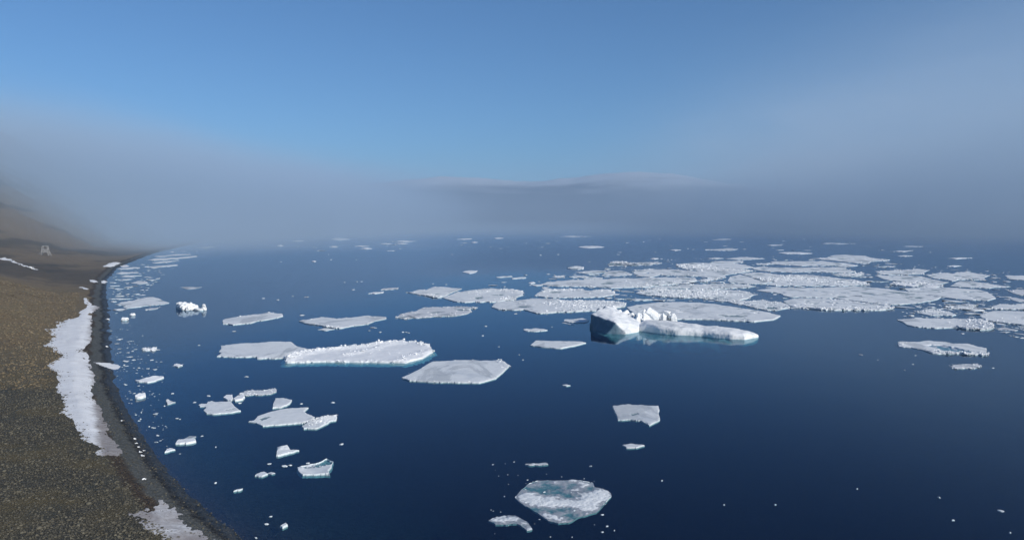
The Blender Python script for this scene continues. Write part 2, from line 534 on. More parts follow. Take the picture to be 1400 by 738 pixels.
def floe(label, pts, t=0.45, mat=None, amp=0.065, rough=0.12, rubble=0, ridges=(), pools=(), soak=(), foot=0.0, name='ice_floe',
         group=None, cat='ice floe', rim=0.0, chunk=0.4, seg=None, streaks=None, bright=()):
    mat = mat or M_ICE
    t *= 0.62; chunk *= 0.42; rubble = int(rubble * 1.9); ridges = [(r[0], r[1] * 0.6, r[2]) for r in ridges]
    if streaks is None: streaks = 0.16 if group == 'plates of the ice pack' else 0.0
    P = [(float(a), float(b)) for a, b in pts]
    wpx = max(p[0] for p in P) - min(p[0] for p in P)
    seg = seg or max(1.3, min(3.0, wpx / 26))
    out = ragged(P, amp, seg)
    ys = [p.y for p in out]; xs = [p.x for p in out]
    area = 0.5 * abs(sum(out[i].x * out[(i + 1) % len(out)].y - out[(i + 1) % len(out)].x * out[i].y for i in range(len(out))))
    cx, cyy = sum(xs) / len(xs), sum(ys) / len(ys)
    org = W(cx, cyy); dist = org.y; mpp = math.hypot(org.y, CAM_H) / FPX              # metres across one photograph pixel there
    # interior points, spaced evenly in the ice plane as far as the outline is
    sx = max(1.0, math.sqrt(area / (520.0 if not streaks else 1100.0)) * 1.5) * (0.42 if bright else 1.0); sy = sx * 0.36
    inner, row, y = [], 0, min(ys) + sy * 0.5
    while y < max(ys):
        x = min(xs) + (sx * 0.5 if row % 2 else 0)
        while x < max(xs):
            q = (x + RND.uniform(-.3, .3) * sx, y + RND.uniform(-.3, .3) * sy)
            if inside(q, out): inner.append(q)
            x += sx
        y += sy; row += 1
    world_out = [W(p.x, p.y) for p in out]
    n = len(out)
    pw = [Vector((v.x, v.y)) for v in world_out] + [W(*q).to_2d() for q in inner]
    inner_keep = []
    res = geometry.delaunay_2d_cdt(pw, [], [list(range(n))], 1, 1e-4)
    vco, fcs, orig = res[0], res[2], res[3]
    ridge_w = [[W(*q).to_2d() for q in r[0]] + [r[1], r[2]] for r in ridges]
    if streaks:
        pools, soak = list(pools), list(soak)
        for k in range(int(wpx * streaks)):
            for _ in range(20):
                q = (RND.uniform(min(xs), max(xs)), RND.uniform(min(ys), max(ys)))
                if inside(q, out): break
            a, b, sl = RND.uniform(2.0, 9.0), RND.uniform(0.22, 0.65), RND.uniform(-0.03, 0.10)
            lens = [(q[0] + a * math.cos(u) * RND.uniform(.75, 1.1), q[1] + b * math.sin(u) * RND.uniform(.6, 1.3) + sl * a * math.cos(u)) for u in [i * 0.5236 for i in range(12)]]
            (pools if k % 3 == 0 else soak).append(lens)
    pool_w = [[W(*q).to_2d() for q in r] for r in pools]
    bright_w = [[W(*q).to_2d() for q in ragged(r, 0.12, 2.0)] for r in bright]
    soak_w = [[W(*q).to_2d() for q in r] for r in soak]
    ring = set(i for i, o in enumerate(orig) if any(k < n for k in o))
    sd = RND.uniform(0, 500)
    def ridge_h(p):
        h = 0.0
        for r in ridge_w:
            path, hh, ww = r[:-2], r[-2], r[-1]
            dmin = 1e9
            for a, b in zip(path[:-1], path[1:]):
                e = b - a; tt = max(0, min(1, (p - a).dot(e) / max(e.length_squared, 1e-9)))
                dmin = min(dmin, (p - a - e * tt).length)
            h = max(h, hh * max(0, 1 - dmin / ww) ** 1.4)
        return h
    V, soaks = [], []
    for i, v in enumerate(vco):
        nz = noise.noise((v.x * 0.16 + sd, v.y * 0.11, 0.3)) * 0.6 + noise.noise((v.x * 0.6 + sd, v.y * 0.5, 1.3)) * 0.4
        z = t + rough * nz + ridge_h(v) * (0.65 + 0.7 * abs(noise.noise((v.x * 0.9, v.y * 0.9, sd))))
        sk = 0.0
        if i in ring: z = t * (0.72 + 0.25 * noise.noise((v.x * 0.35 + sd, v.y * 0.35, 2.0))) + rim * max(0.0, noise.noise((v.x * 0.5, v.y * 0.5, sd))) + ridge_h(v) * 0.5
        else:
            for pl in pool_w:
                if inside(v, pl): z = -0.10 + 0.24 * noise.noise((v.x * 0.5, v.y * 0.5, 7.0)) + 0.14 * RND.uniform(-1, 1) ** 3; sk = 0.0
            for pl in soak_w:
                if inside(v, pl): z = min(z, 0.10 + 0.06 * nz); sk = 1.0
            z = z if z < 0 else max(0.05, z)
        if bright:
            # awash: the ice lies at the water's level, only the drifted parts stand clear of it
            nn = noise.noise((v.x * 0.8, v.y * 0.8, sd)) * 0.6 + noise.noise((v.x * 2.3, v.y * 2.3, sd)) * 0.5 + noise.noise((v.x * 0.22, v.y * 0.22, sd)) * 0.5
            hi = max((min(1.0, min(seg_dist(v, b) / 1.2, 1.0)) if inside(v, b) else -min(1.0, seg_dist(v, b) / 2.2)) for b in bright_w)
            z = -0.02 + 0.10 * hi + 0.12 * nn
            if i in ring: z = min(z, -0.03) if hi < 0 else 0.06
            sk = 0.0
        V.append((v.x - org.x, v.y - org.y, z)); soaks.append(sk)
    F = [list(f) for f in fcs]
    # the walls: down to the water, and the submerged foot
    be = {}
    for f in F:
        for a, b in zip(f, f[1:] + f[:1]):
            be[(a, b)] = be.get((a, b), 0) + 1
    border = [(a, b) for (a, b) in be if (b, a) not in be]
    nrm = {}
    for a, b in border:
        e = Vector(V[b][:2]) - Vector(V[a][:2])
        q = Vector((e.y, -e.x)).normalized() if e.length > 1e-9 else Vector((0, 0))
        for k in (a, b): nrm[k] = nrm.get(k, Vector((0, 0))) + q
    lv = []
    for k, q in nrm.items():
        if q.length > 1e-6: q.normalize()
        lv.append((k, q))
    m1, m2 = {}, {}
    for k, q in lv:
        bx, by = V[k][0], V[k][1]
        w = 0.05
        m1[k] = len(V); V.append((bx + q.x * w, by + q.y * w, -0.03)); soaks.append(0.0)
        f_ = foot * RND.uniform(0.55, 1.0)
        m2[k] = len(V); V.append((bx + q.x * f_, by + q.y * f_, -0.30 - 0.42 * f_)); soaks.append(0.0)
    for a, b in border:
        F.append([b, a, m1[a], m1[b]]); F.append([m1[b], m1[a], m2[a], m2[b]])
    me = bpy.data.meshes.new(name)
    me.from_pydata(V, [], F)
    at = me.attributes.new('soak', 'FLOAT', 'POINT'); at.data.foreach_set('value', np.array(soaks, np.float32))
    # rubble: broken blocks along the ridges, the rim and strewn over the top
    L = Lumps()
    if rubble:
        cand = [i for i in range(len(vco))]
        wts = [0.25 + 3.0 * (i in ring) + 6.0 * ridge_h(vco[i]) for i in cand]
        if ridges: wts = [0.05 + 0.10 * (i in ring) + 6.0 * ridge_h(vco[i]) for i in cand]
        for i in RND.choices(cand, wts, k=rubble):
            if V[i][2] < 0: continue
            r = chunk * min(2.6, max(0.35, RND.lognormvariate(-0.2, 0.6)))
            jx = RND.gauss(0, 1.0) * mpp * 1.2; jy = RND.gauss(0, 1.0) * mpp * 3
            p = Vector((vco[i].x + jx, vco[i].y + jy))
            L.add((p.x, p.y, max(0.0, V[i][2]) + r * 0.08), r, RND.choice((0.25, 0.4, 0.7)), 0.55, box=RND.random() < 0.75)
    if L.v:
        e = empty(name, org)
        link_mesh('floe_slab', me, mat, e)
        r = bpy.data.objects.new('ice_rubble', None)
        lm = bpy.data.meshes.new('ice_rubble'); lm.from_pydata([(a - org.x, b - org.y, c) for a, b, c in L.v], [], L.f)
        o = link_mesh('ice_rubble', lm, M_WHITE, e); o['kind'] = 'stuff'
        bpy.data.objects.remove(r)
        o = e
    else:
        o = link_mesh(name, me, mat, None, org)
    tag(o, label, cat, group)
    return o

def Z(ox, oy, s, *pts):
    """outline read off an enlarged crop of the photograph: crop corner, enlargement, points"""
    return [(ox + a / s, oy + b / s) for a, b in pts]

A_ = (280, 370, 3.889); B_ = (540, 380, 8.75); C_ = (660, 380, 8.75); D_ = (680, 320, 8.75); E_ = (820, 320, 8.75); G_ = (700, 310, 5.385)
H_ = (960, 320, 8.75); K_ = (1100, 320, 8.75); L1 = (140, 320, 8.75); L2 = (140, 390, 8.75); L3 = (140, 460, 8.75); L4 = (180, 520, 8.75)
M_ = (140, 500, 4.1); N_ = (320, 580, 4.67); Q_ = (1240, 380, 8.75); R_ = (1220, 420, 7.778); T_ = (640, 620, 5.833); U_ = (1240, 320, 8.75)
J_ = (380, 310, 7.78); V_ = (540, 320, 8.75); Y_ = (680, 510, 5.27)

# ---- open water, left and middle
floe('long smooth floe with a blunt left end and a small knob on its far edge', Z(*A_, (93, 268), (110, 258), (200, 243), (330, 229), (410, 231), (416, 243), (300, 268), (240, 282), (150, 290), (98, 285)), 0.55, ridges=[(Z(*A_, (330, 232), (355, 230)), 0.9, 2.5)], rubble=14, chunk=0.45)
floe('smooth curved floe with a broken near rim, its tips pointing left and right', Z(*A_, (500, 270), (620, 248), (700, 258), (780, 252), (870, 240), (965, 248), (965, 256), (905, 268), (870, 285), (715, 308), (640, 300), (560, 285)), 0.5, ridges=[(Z(*A_, (560, 286), (640, 301), (715, 306)), 0.5, 2)], rubble=60, chunk=0.4)
floe('low scrap of brash along the near rim of the smooth curved floe', Z(*A_, (600, 314), (640, 307), (690, 311), (650, 319)), 0.3, name='brash_ice', cat='brash ice')
floe('flat grey slab with a straight far edge, wedged behind the white ridged floe', Z(*A_, (65, 458), (90, 440), (75, 435), (88, 418), (85, 400), (200, 390), (340, 380), (455, 380), (490, 405), (545, 418), (640, 414), (640, 432), (420, 466), (280, 470), (275, 460), (100, 460)), 0.5, M_ICE, ridges=[(Z(*A_, (300, 462), (450, 440), (600, 425)), 0.35, 4)])
floe('big bright white floe with a jagged pressure ridge and a turquoise underwater foot', Z(*A_, (428, 490), (435, 465), (480, 450), (640, 428), (690, 424), (800, 414), (920, 396), (985, 386), (1040, 386), (1110, 391), (1195, 407), (1213, 435), (1160, 467), (1070, 491), (900, 489), (700, 487), (440, 492)), 0.95, M_WHITE, 0.035, 0.25, 620,
     ridges=[(Z(*A_, (440, 480), (480, 455), (640, 430), (690, 426), (800, 416), (860, 404), (920, 400), (985, 392), (1040, 390), (1110, 394), (1190, 408)), 1.5, 4.5), (Z(*A_, (800, 405), (900, 402)), 1.4, 3.5), (Z(*A_, (740, 462), (900, 425), (985, 395)), 0.7, 3), (Z(*A_, (1020, 488), (1100, 460), (1200, 435)), 0.6, 3)], foot=1.7, chunk=0.42)
floe('pale trapezoid floe with a sharp left point and a lump on its right corner', [(549, 517), (575, 505), (592, 495), (640, 493), (683, 494), (697, 500), (678, 518), (655, 524), (600, 523), (560, 521)], 0.55, ridges=[([(680, 493), (692, 497)], 1.3, 2.2)], rubble=24, chunk=0.4, amp=0.05)
floe('dirty grey floe streaked with dark melt below the double floe', Z(*B_, (20, 480), (60, 440), (140, 420), (240, 405), (310, 370), (500, 350), (690, 350), (800, 345), (990, 355), (960, 366), (860, 376), (915, 400), (860, 430), (750, 450), (640, 462), (400, 470), (220, 480), (150, 490)), 0.45, M_GREY,
     rubble=170, soak=[Z(*B_, (420, 416), (520, 412), (525, 426), (440, 426)), Z(*B_, (710, 380), (850, 375), (900, 392), (800, 398)), Z(*B_, (60, 470), (150, 462), (140, 476), (70, 482))], chunk=0.45)
floe('left half of the double floe, grey with dark cracks along its near side', Z(*B_, (130, 175), (210, 170), (290, 142), (370, 150), (480, 108), (650, 118), (800, 130), (720, 163), (560, 232), (510, 242), (450, 235), (360, 210), (230, 190)), 0.6, rubble=90, ridges=[(Z(*B_, (360, 205), (500, 236)), 0.5, 6)], soak=[Z(*B_, (450, 198), (520, 192), (525, 204), (460, 206)), Z(*B_, (640, 182), (740, 155), (730, 168), (650, 190))], chunk=0.5)
floe('right half of the double floe with crumpled white blocks along its far tip', [(605, 407.4), (626.9, 399.4), (638, 398.3), (660, 395.4), (677, 395), (700, 397), (714.5, 399), (715, 403.5), (705.7, 407), (705.7, 410), (690, 411), (670, 413.5), (650, 412.5), (638, 413.5), (625, 413), (617, 411)], 0.6, rubble=330,
     ridges=[([(690, 397), (706, 399), (713, 402)], 1.1, 7), ([(690, 410), (704, 407.5)], 1.2, 6), ([(650, 401), (675, 398), (690, 399)], 0.6, 6)], soak=[Z(*B_, (950, 240), (1040, 225), (1040, 250), (980, 262)), Z(*C_, (110, 208), (230, 200), (260, 210), (150, 218))], chunk=0.55)
floe('wide floe just left of the iceberg, smooth left end and rubble covered right end', [(672, 420), (677, 414.3), (692, 412.5), (709, 411), (731, 408.6), (763, 409), (775, 413), (789, 412), (804, 411.5), (841, 413), (856, 416), (854, 419.5), (830, 422.8), (811, 425.5), (775, 427), (751, 428), (739, 429), (724, 425.7), (716, 423.4), (697.7, 424), (681.7, 423.4)], 0.65, rubble=560,
     ridges=[([(768, 416.5), (778, 413.5), (800, 414.5), (822, 414), (850, 416.5)], 1.0, 13), ([(785, 421), (800, 418), (840, 419)], 0.9, 12), ([(739, 427), (790, 425), (830, 422)], 0.5, 4)], soak=[Z(*C_, (300, 350), (500, 345), (660, 352), (500, 362)), Z(*C_, (550, 316), (590, 318), (580, 326))], chunk=0.55)
floe('long low floe with a bright broken far edge, behind the wide floe', [(730.6, 404.7), (735, 400.8), (741, 399.5), (745, 397.5), (752, 396.4), (794.7, 396), (800, 397.6), (818.8, 397.3), (828, 396), (841, 401), (838, 403.8), (819, 406.6), (770.6, 407.4), (745, 406.5)], 0.55, rubble=260,
     ridges=[([(736, 399), (752, 397.4), (795, 396.8)], 0.9, 9), ([(816, 398), (829, 397.5), (838, 401)], 0.7, 8)], soak=[Z(*C_, (800, 170), (940, 165), (930, 182), (830, 186))], chunk=0.55)
floe('small white slab floating at the dark left foot of the iceberg', Z(*C_, (970, 520), (975, 502), (1050, 500), (1190, 487), (1270, 510), (1250, 530), (1130, 540)), 0.5, amp=0.06)
floe('thin sliver of ice in front of the small slab beside the iceberg', Z(*C_, (945, 538), (970, 535), (1095, 558), (1085, 567)), 0.3)
floe('narrow floe with a notched outline left of the iceberg', Z(*C_, (485, 620), (580, 615), (650, 607), (735, 615), (775, 628), (720, 635), (600, 642), (500, 632)), 0.4)
floe('clean oblong floe below and left of the iceberg', Z(530, 320, 4.1, (800, 625), (830, 600), (960, 602), (1080, 605), (1112, 612), (1050, 628), (970, 643), (870, 635)), 0.5, amp=0.05)

# ---- bottom half of the picture
floe('grey floe with a squared right side and ragged left tail', Z(*L4, (800, 300), (830, 288), (900, 285), (910, 260), (960, 255), (1000, 265), (1180, 255), (1240, 325), (1305, 370), (1200, 390), (980, 408), (900, 400), (860, 365), (890, 335), (880, 318), (820, 316)), 0.4, M_ICE, 0.05, soak=[Z(*L4, (1120, 358), (1230, 345), (1235, 352), (1130, 366))])
floe('rounded white cake of ice touching the ragged floe, left of the pair', Z(*L4, (1098, 212), (1130, 188), (1205, 184), (1213, 225), (1190, 250), (1150, 245)), 0.6, M_WHITE, 0.05)
floe('rounded white cake of ice touching the ragged floe, right of the pair', Z(*L4, (1219, 232), (1262, 198), (1340, 180), (1355, 210), (1330, 235), (1240, 250)), 0.6, M_WHITE, 0.05)
floe('thin strand of broken brash stretching right from the two white cakes', Z(*M_, (770, 162), (800, 142), (870, 140), (975, 133), (975, 148), (930, 160), (880, 165), (800, 167)), 0.25, M_GREY, 0.12, rubble=120, chunk=0.22)
floe('small triangular slab just beyond the flat grey floe', Z(*M_, (955, 240), (970, 185), (1010, 185), (1062, 195), (1050, 215), (1000, 237)), 0.45, amp=0.05)
floe('flat grey floe with a forked right end and frayed left tip', Z(*M_, (820, 315), (850, 310), (870, 285), (980, 252), (1030, 242), (1155, 237), (1130, 260), (1150, 275), (1190, 290), (1180, 305), (1120, 325), (900, 340), (860, 322)), 0.4, M_ICE, 0.05, soak=[Z(*M_, (880, 300), (930, 285), (940, 292), (890, 312))])
floe('narrow lumpy floe heaped with small blocks, right of the flat grey floe', Z(*M_, (1118, 342), (1180, 310), (1270, 287), (1315, 290), (1310, 308), (1280, 312), (1200, 355), (1130, 355)), 0.4, M_ICE, 0.08, rubble=170, ridges=[(Z(*M_, (1170, 325), (1260, 296), (1300, 292)), 0.5, 2.5)], chunk=0.24)
floe('small half-sunk white slab with a grey twin behind it, near the beach', Z(*M_, (410, 440), (425, 420), (470, 416), (520, 417), (525, 430), (470, 440)), 0.5, M_WHITE, 0.05)
floe('grey twin behind the small half-sunk slab near the beach', Z(*M_, (458, 412), (490, 395), (525, 398), (500, 409)), 0.25, M_GREY)
floe('tiny pointed floe left of the half-sunk slab', Z(*M_, (350, 487), (362, 470), (385, 464), (408, 472)), 0.35, M_WHITE)
floe('squat white lump with a tail on its right, alone in dark blue water', Z(*N_, (270, 205), (275, 155), (300, 152), (340, 148), (360, 170), (395, 168), (415, 170), (380, 182), (320, 195), (280, 206)), 0.45, M_ICE, 0.07, 0.2, ridges=[(Z(*N_, (300, 165), (338, 152)), 0.8, 1.6)])
floe('two-toned floe, white in front and drowned teal ice behind', Z(*N_, (405, 285), (430, 268), (520, 255), (560, 240), (590, 222), (632, 240), (622, 275), (600, 300), (610, 325), (540, 322), (440, 325), (410, 300)), 0.35, M_ICE, 0.06, 0.2, pools=[Z(*N_, (425, 275), (520, 252), (590, 222), (634, 238), (618, 262), (580, 272), (520, 282), (450, 288))], ridges=[(Z(*N_, (415, 290), (430, 282), (440, 296)), 0.4, 1.5)], foot=0.25)
floe('small low floe with a blue flank left of the two-toned floe', Z(*N_, (135, 330), (160, 316), (190, 306), (215, 320), (180, 335)), 0.4, M_ICE, 0.08)
floe('thin sunken scrap beside the small low floe with a blue flank', Z(*N_, (215, 312), (235, 304), (262, 312), (240, 317)), 0.15, M_GREY)
floe('pale sliver between the beach and the two-toned floe', Z(*N_, (-2, 428), (20, 418), (55, 412), (40, 422)), 0.3)
floe('small white floe nearest the bottom edge, left of centre', Z(*N_, (295, 655), (330, 634), (342, 648), (310, 664)), 0.4)
floe('large mottled floe at the bottom with a flooded teal middle', Z(*T_, (375, 345), (410, 303), (460, 262), (480, 240), (560, 212), (700, 212), (840, 203), (995, 230), (1005, 265), (1060, 273), (1135, 310), (1140, 340), (1080, 400), (1022, 464), (960, 480), (880, 500), (800, 545), (720, 550), (640, 530), (560, 470), (480, 420), (420, 385)), 0.3, M_ICE, 0.06,
     bright=[Z(*T_, (375, 345), (430, 298), (520, 310), (560, 330), (600, 328), (760, 350), (870, 362), (930, 310), (1000, 280), (1060, 275), (1130, 310), (1140, 340), (1080, 400), (1020, 462), (900, 460), (850, 430), (700, 425), (560, 410), (450, 385)),
             Z(*T_, (800, 212), (840, 206), (990, 230), (992, 252), (940, 268), (900, 290), (800, 290), (870, 275), (905, 240)), Z(*T_, (468, 254), (550, 213), (575, 218), (530, 250)), Z(*T_, (600, 475), (700, 480), (750, 535), (660, 528)), Z(*T_, (660, 220), (730, 216), (720, 230), (670, 232))], rubble=25, chunk=0.16)
floe('loose patch of sunken brash at the left tip of the large mottled floe', Z(*T_, (165, 530), (230, 500), (330, 488), (375, 490), (470, 540), (510, 600), (470, 610), (410, 560), (300, 562), (220, 560)), 0.2, M_ICE, 0.10,
     bright=[Z(*T_, (180, 530), (240, 510), (350, 497), (375, 500), (300, 548), (220, 552)), Z(*T_, (400, 540), (470, 545), (465, 555), (420, 556)), Z(*T_, (470, 605), (505, 588), (505, 600))])
floe('pale floe with a pointed near side in the lower middle, a white chip below it', Z(*Y_, (830, 240), (930, 230), (1050, 235), (1160, 240), (1170, 340), (1095, 380), (1030, 345), (960, 337), (870, 340)), 0.4, M_ICE, 0.05, soak=[Z(*Y_, (960, 300), (1010, 290), (1020, 300), (970, 312))])
floe('small grey floe in dark water, just below the pale floe with a pointed near side', Z(*Y_, (900, 522), (960, 510), (1060, 523), (1000, 540), (930, 540)), 0.25, M_GREY)
floe('thin white chip in open water beyond the pale floe with a pointed near side', Z(*Y_, (466, 88), (500, 84), (526, 90), (500, 95)), 0.3)
floe('drowned bluish scrap of ice above the large mottled floe', Z(*Y_, (200, 655), (260, 648), (350, 645), (366, 655), (300, 662), (230, 662)), 0.08, M_GREY, 0.12)

# ---- right edge, in front of the pack
floe('long floe with a heap of rubble on its right end, in front of the pack', Z(*R_, (50, 133), (200, 125), (400, 125), (620, 128), (800, 131), (950, 150), (1040, 180), (1075, 225), (1000, 243), (860, 240), (750, 232), (700, 222), (400, 222), (280, 215), (150, 190), (100, 155)), 0.55, rubble=260, ridges=[(Z(*R_, (960, 160), (1010, 180), (1060, 220)), 1.6, 10), (Z(*R_, (760, 230), (880, 232), (1000, 235)), 0.9, 7)], chunk=0.6)
floe('ring shaped floe round a long flooded pool, lowest big floe at the right', Z(*R_, (60, 400), (90, 370), (240, 374), (400, 358), (540, 370), (640, 390), (800, 390), (900, 420), (1000, 440), (1000, 485), (1005, 516), (880, 510), (700, 498), (430, 495), (340, 462), (200, 432), (70, 420)), 0.4, M_ICE, 0.05,
     pools=[Z(*R_, (350, 405), (520, 408), (640, 430), (760, 455), (900, 478), (960, 492), (880, 494), (700, 486), (560, 470), (480, 445))], rubble=130, ridges=[(Z(*R_, (390, 475), (560, 488), (640, 487), (1000, 512)), 0.6, 4), (Z(*R_, (65, 400), (90, 385)), 0.8, 4)], chunk=0.45)
floe('small ribbed oval floe below the ring shaped floe', Z(*R_, (620, 635), (650, 620), (780, 608), (900, 608), (935, 625), (870, 655), (680, 655)), 0.3, M_GREY, 0.07, rubble=80, chunk=0.3)
floe('broad smooth floe cut by the right edge of the picture', [(1339, 432), (1348.6, 428), (1363, 425.7), (1382, 425.7), (1425, 428), (1425, 448), (1375, 442.3), (1354, 439.4), (1343, 435.4)], 0.6, rubble=60, ridges=[([(1360, 441), (1385, 444)], 0.5, 5)])
floe('thin drowned strip between the rubble heap and the broad smooth floe', [(1359, 448.5), (1371, 447.8), (1392, 451.4), (1388, 453), (1366, 451)], 0.15, M_GREY)
floe('grey floe with a bumpy far rim behind the broad smooth floe', [(1355, 420), (1364.6, 417), (1375, 416.5), (1425, 414.5), (1425, 423.3), (1384, 423.2), (1361, 422.9)], 0.5, rubble=90, chunk=0.6)
floe('pale floe with a pale spit, farthest but one at the right edge', [(1378, 398), (1390, 396), (1425, 395.5), (1425, 405), (1395, 404), (1385, 401)], 0.4, M_GREY, rubble=40, chunk=0.6)
floe('narrow pale floe at the right edge below the spit', [(1377, 407.5), (1387, 406.9), (1403, 410.5), (1403, 413), (1391, 412.5)], 0.3, M_GREY)
floe('farthest pale floe at the right edge of the picture', [(1373.7, 376.6), (1383, 377), (1425, 375.5), (1425, 384), (1388.6, 382.3), (1377, 380.6)], 0.5)

# ---- the pack: plates
big = 'plates of the ice pack'
floe('biggest smooth plate of the pack, right behind the iceberg, with one grey melt patch', [(857, 421), (871, 417.4), (900, 414), (934, 413.4), (960, 415), (977, 416.3), (999, 419.7), (1040, 426), (1055, 429.4), (1067, 432.3), (1057, 437.4), (1031, 440.3), (998, 438.6), (960, 436.9), (924, 436.9), (900, 437), (870, 432)], 0.7, M_ICE, 0.03, soak=[Z(960, 370, 8.75, (250, 550), (340, 540), (550, 548), (450, 562), (300, 562))], group=big)
floe('crumpled strip of rubble along the far edge of the biggest smooth plate', [(960, 408.9), (983, 410), (1000, 414), (1033, 421.4), (1050, 424.5), (1062, 424.5), (1079, 421.3), (1080, 418), (1070, 414.5), (1045, 410.8), (1020, 412), (1000, 410.8)], 0.5, M_ICE, 0.06, 0.2, 260, chunk=0.5, group=big, soak=[Z(960, 370, 8.75, (760, 440), (860, 435), (900, 460), (800, 475))])
floe('plate covered all over with white rubble in the middle of the pack', [(869, 401), (882, 398), (900, 396), (925, 396.5), (960, 396.5), (985, 396.3), (1000, 397), (1020, 398.5), (1031, 403), (1022, 408.5), (1010, 410.5), (985, 408.5), (960, 407.5), (930, 407), (905, 406), (885, 404)], 0.6, M_ICE, 0.05, 0.3, 900, chunk=0.6, group=big, ridges=[([(930, 404), (965, 403)], 0.8, 22), ([(900, 398.5), (960, 399)], 0.7, 20)])
floe('wide flat plate with a rough white near rim above the open water', [(1071, 412.5), (1085, 409), (1110, 408.2), (1136, 409.5), (1150, 411), (1168, 413.8), (1191, 416.7), (1214, 417.5), (1221, 422), (1205, 424.3), (1175, 424.5), (1145, 424.5), (1123, 424), (1100, 421.5), (1083, 420.5)], 0.75, M_ICE, 0.05, 0.15, 360, group=big, rim=0.2,
     ridges=[([(1083, 419.5), (1100, 420.8), (1123, 423), (1175, 423.6), (1218, 422)], 0.9, 5), ([(1150, 411.5), (1168, 414), (1214, 418)], 0.7, 7)], chunk=0.55)
floe('widest grey plate of the pack, streaked with dark leads', [(1034, 397.5), (1063, 393.8), (1100, 394.2), (1130, 393.4), (1165, 391.9), (1190, 393.3), (1215, 395.3), (1230, 398), (1260, 402), (1290, 404.5), (1280, 410), (1260, 413.7), (1230, 416.6), (1200, 415), (1170, 411.6), (1140, 407.2), (1110, 406.5), (1080, 406.5), (1071, 404), (1068, 402), (1050, 399.5)], 0.5, M_ICE, 0.05, group=big, rubble=120,
     soak=[Z(1100, 370, 8.75, (370, 312), (520, 310), (530, 322), (400, 324)), Z(1100, 370, 8.75, (670, 270), (810, 268), (800, 280), (700, 280)), Z(1100, 370, 8.75, (970, 255), (1140, 262), (1300, 285), (1400, 300), (1200, 285), (1010, 266)), Z(1100, 370, 8.75, (150, 295), (300, 298), (290, 305)), Z(1100, 370, 8.75, (1200, 318), (1380, 316), (1400, 330), (1220, 330))])
floe('smooth pale plate with a rounded right end, right part of the pack', [(1235, 394.5), (1260, 393.3), (1303, 393.8), (1337, 396.3), (1350, 399.5), (1361.5, 408), (1350, 411.3), (1320, 409.8), (1302, 408.2), (1274, 404.3), (1245, 400.5)], 0.5, M_ICE, 0.04, group=big)
floe('long tapering plate pointing right, with a notch on its left', [(1299, 391.5), (1311, 384.8), (1331, 385.3), (1354, 388.7), (1381.7, 392), (1360, 392.9), (1352, 394.5), (1320, 393)], 0.45, M_ICE, 0.05, group=big)
floe('pale plate with jagged ends near the far right of the pack', [(1264.6, 375.4), (1286, 373.2), (1304, 374.3), (1308.6, 372.2), (1322, 372), (1343, 375), (1352, 377), (1345, 379.5), (1348.6, 383.8), (1320, 382.3), (1311, 382.3), (1301.7, 385), (1295, 382.3), (1277.7, 381)], 0.45, M_ICE, 0.06, group=big, rubble=60, chunk=0.7)
floe('thin far plate above the long right lead', [(1196, 371), (1214, 370.3), (1235, 369), (1255, 368), (1269.7, 369.7), (1263, 372.6), (1264, 374.7), (1240, 375.6), (1215, 376.1), (1203, 374.8)], 0.45, M_ICE, 0.05, group=big, rubble=60, chunk=0.7)
floe('broad plate bordering the long right lead with broken white blocks below', [(1196, 376.6), (1214, 377.4), (1260, 378), (1275, 382), (1297, 386), (1280, 389.3), (1258, 387), (1235, 385), (1216.5, 383.5), (1203, 379.5)], 0.45, M_ICE, 0.05, group=big)
floe('bright band of broken white blocks in the right of the pack', [(1216, 389.5), (1230, 386.5), (1245, 385.8), (1262, 387.5), (1285, 390), (1290, 392.5), (1262, 392.8), (1235, 391.2)], 0.6, M_WHITE, 0.06, 0.3, 320, chunk=0.75, group=big, ridges=[([(1236, 388.5), (1255, 388)], 1.4, 16), ([(1217, 389.5), (1228, 388.5)], 1.2, 12)])
floe('small plate with rubble on its back behind the long floe with the rubble heap', Z(*Q_, (110, 410), (180, 395), (250, 400), (420, 395), (500, 405), (590, 445), (540, 455), (280, 450), (180, 430)), 0.4, M_ICE, 0.05, rubble=80, ridges=[(Z(*Q_, (220, 395), (330, 400)), 0.8, 9)], chunk=0.55, group=big)
floe('low plate with crumbled edges left of the broad smooth floe', Z(*Q_, (450, 345), (540, 335), (650, 330), (780, 325), (830, 360), (700, 375), (560, 370)), 0.4, M_ICE, 0.06, rubble=90, chunk=0.5, group=big)
floe('rounded plate between two leads, dark grey smear on its left', [(739, 389.2), (749, 386), (775, 383.8), (800, 382.5), (824, 382), (840, 381), (868, 381.2), (890, 379.4), (925, 379.6), (950, 380), (953, 384), (940, 387.3), (920, 388.6), (900, 390.8), (880, 392.8), (862, 393.3), (843, 394), (820, 393), (796, 391.8), (760, 391.6)], 0.5, M_ICE, 0.05, group=big, rubble=220, soak=[Z(*E_, (0, 600), (100, 580), (190, 590), (140, 602), (40, 606))], ridges=[([(868, 391), (910, 387), (945, 384)], 0.6, 20)], chunk=0.6)
floe('narrow plate with a bright far rim right of the triangular patch of open water', [(884, 394.3), (900, 391.9), (920, 390.2), (953, 389.2), (980, 388.7), (1000, 388), (1022, 389.7), (1033, 391.7), (1017, 394), (1000, 394.4), (980, 395.4), (950, 394.8), (920, 394.6), (895, 395.2)], 0.5, M_ICE, 0.05, group=big, rubble=190, chunk=0.6)
floe('slim smooth plate lying in the triangular patch of open water', Z(820, 370, 8.75, (205, 345), (330, 335), (500, 340), (690, 345), (600, 356), (400, 359)), 0.4, M_ICE, 0.05, group=big)
floe('far plate with a dark crack along its near side', Z(*E_, (400, 470), (430, 440), (600, 418), (800, 425), (1080, 440), (1380, 465), (1380, 492), (1100, 510), (800, 498), (720, 490), (600, 518), (460, 500)), 0.5, M_ICE, 0.05, group=big, rubble=90, chunk=0.7)
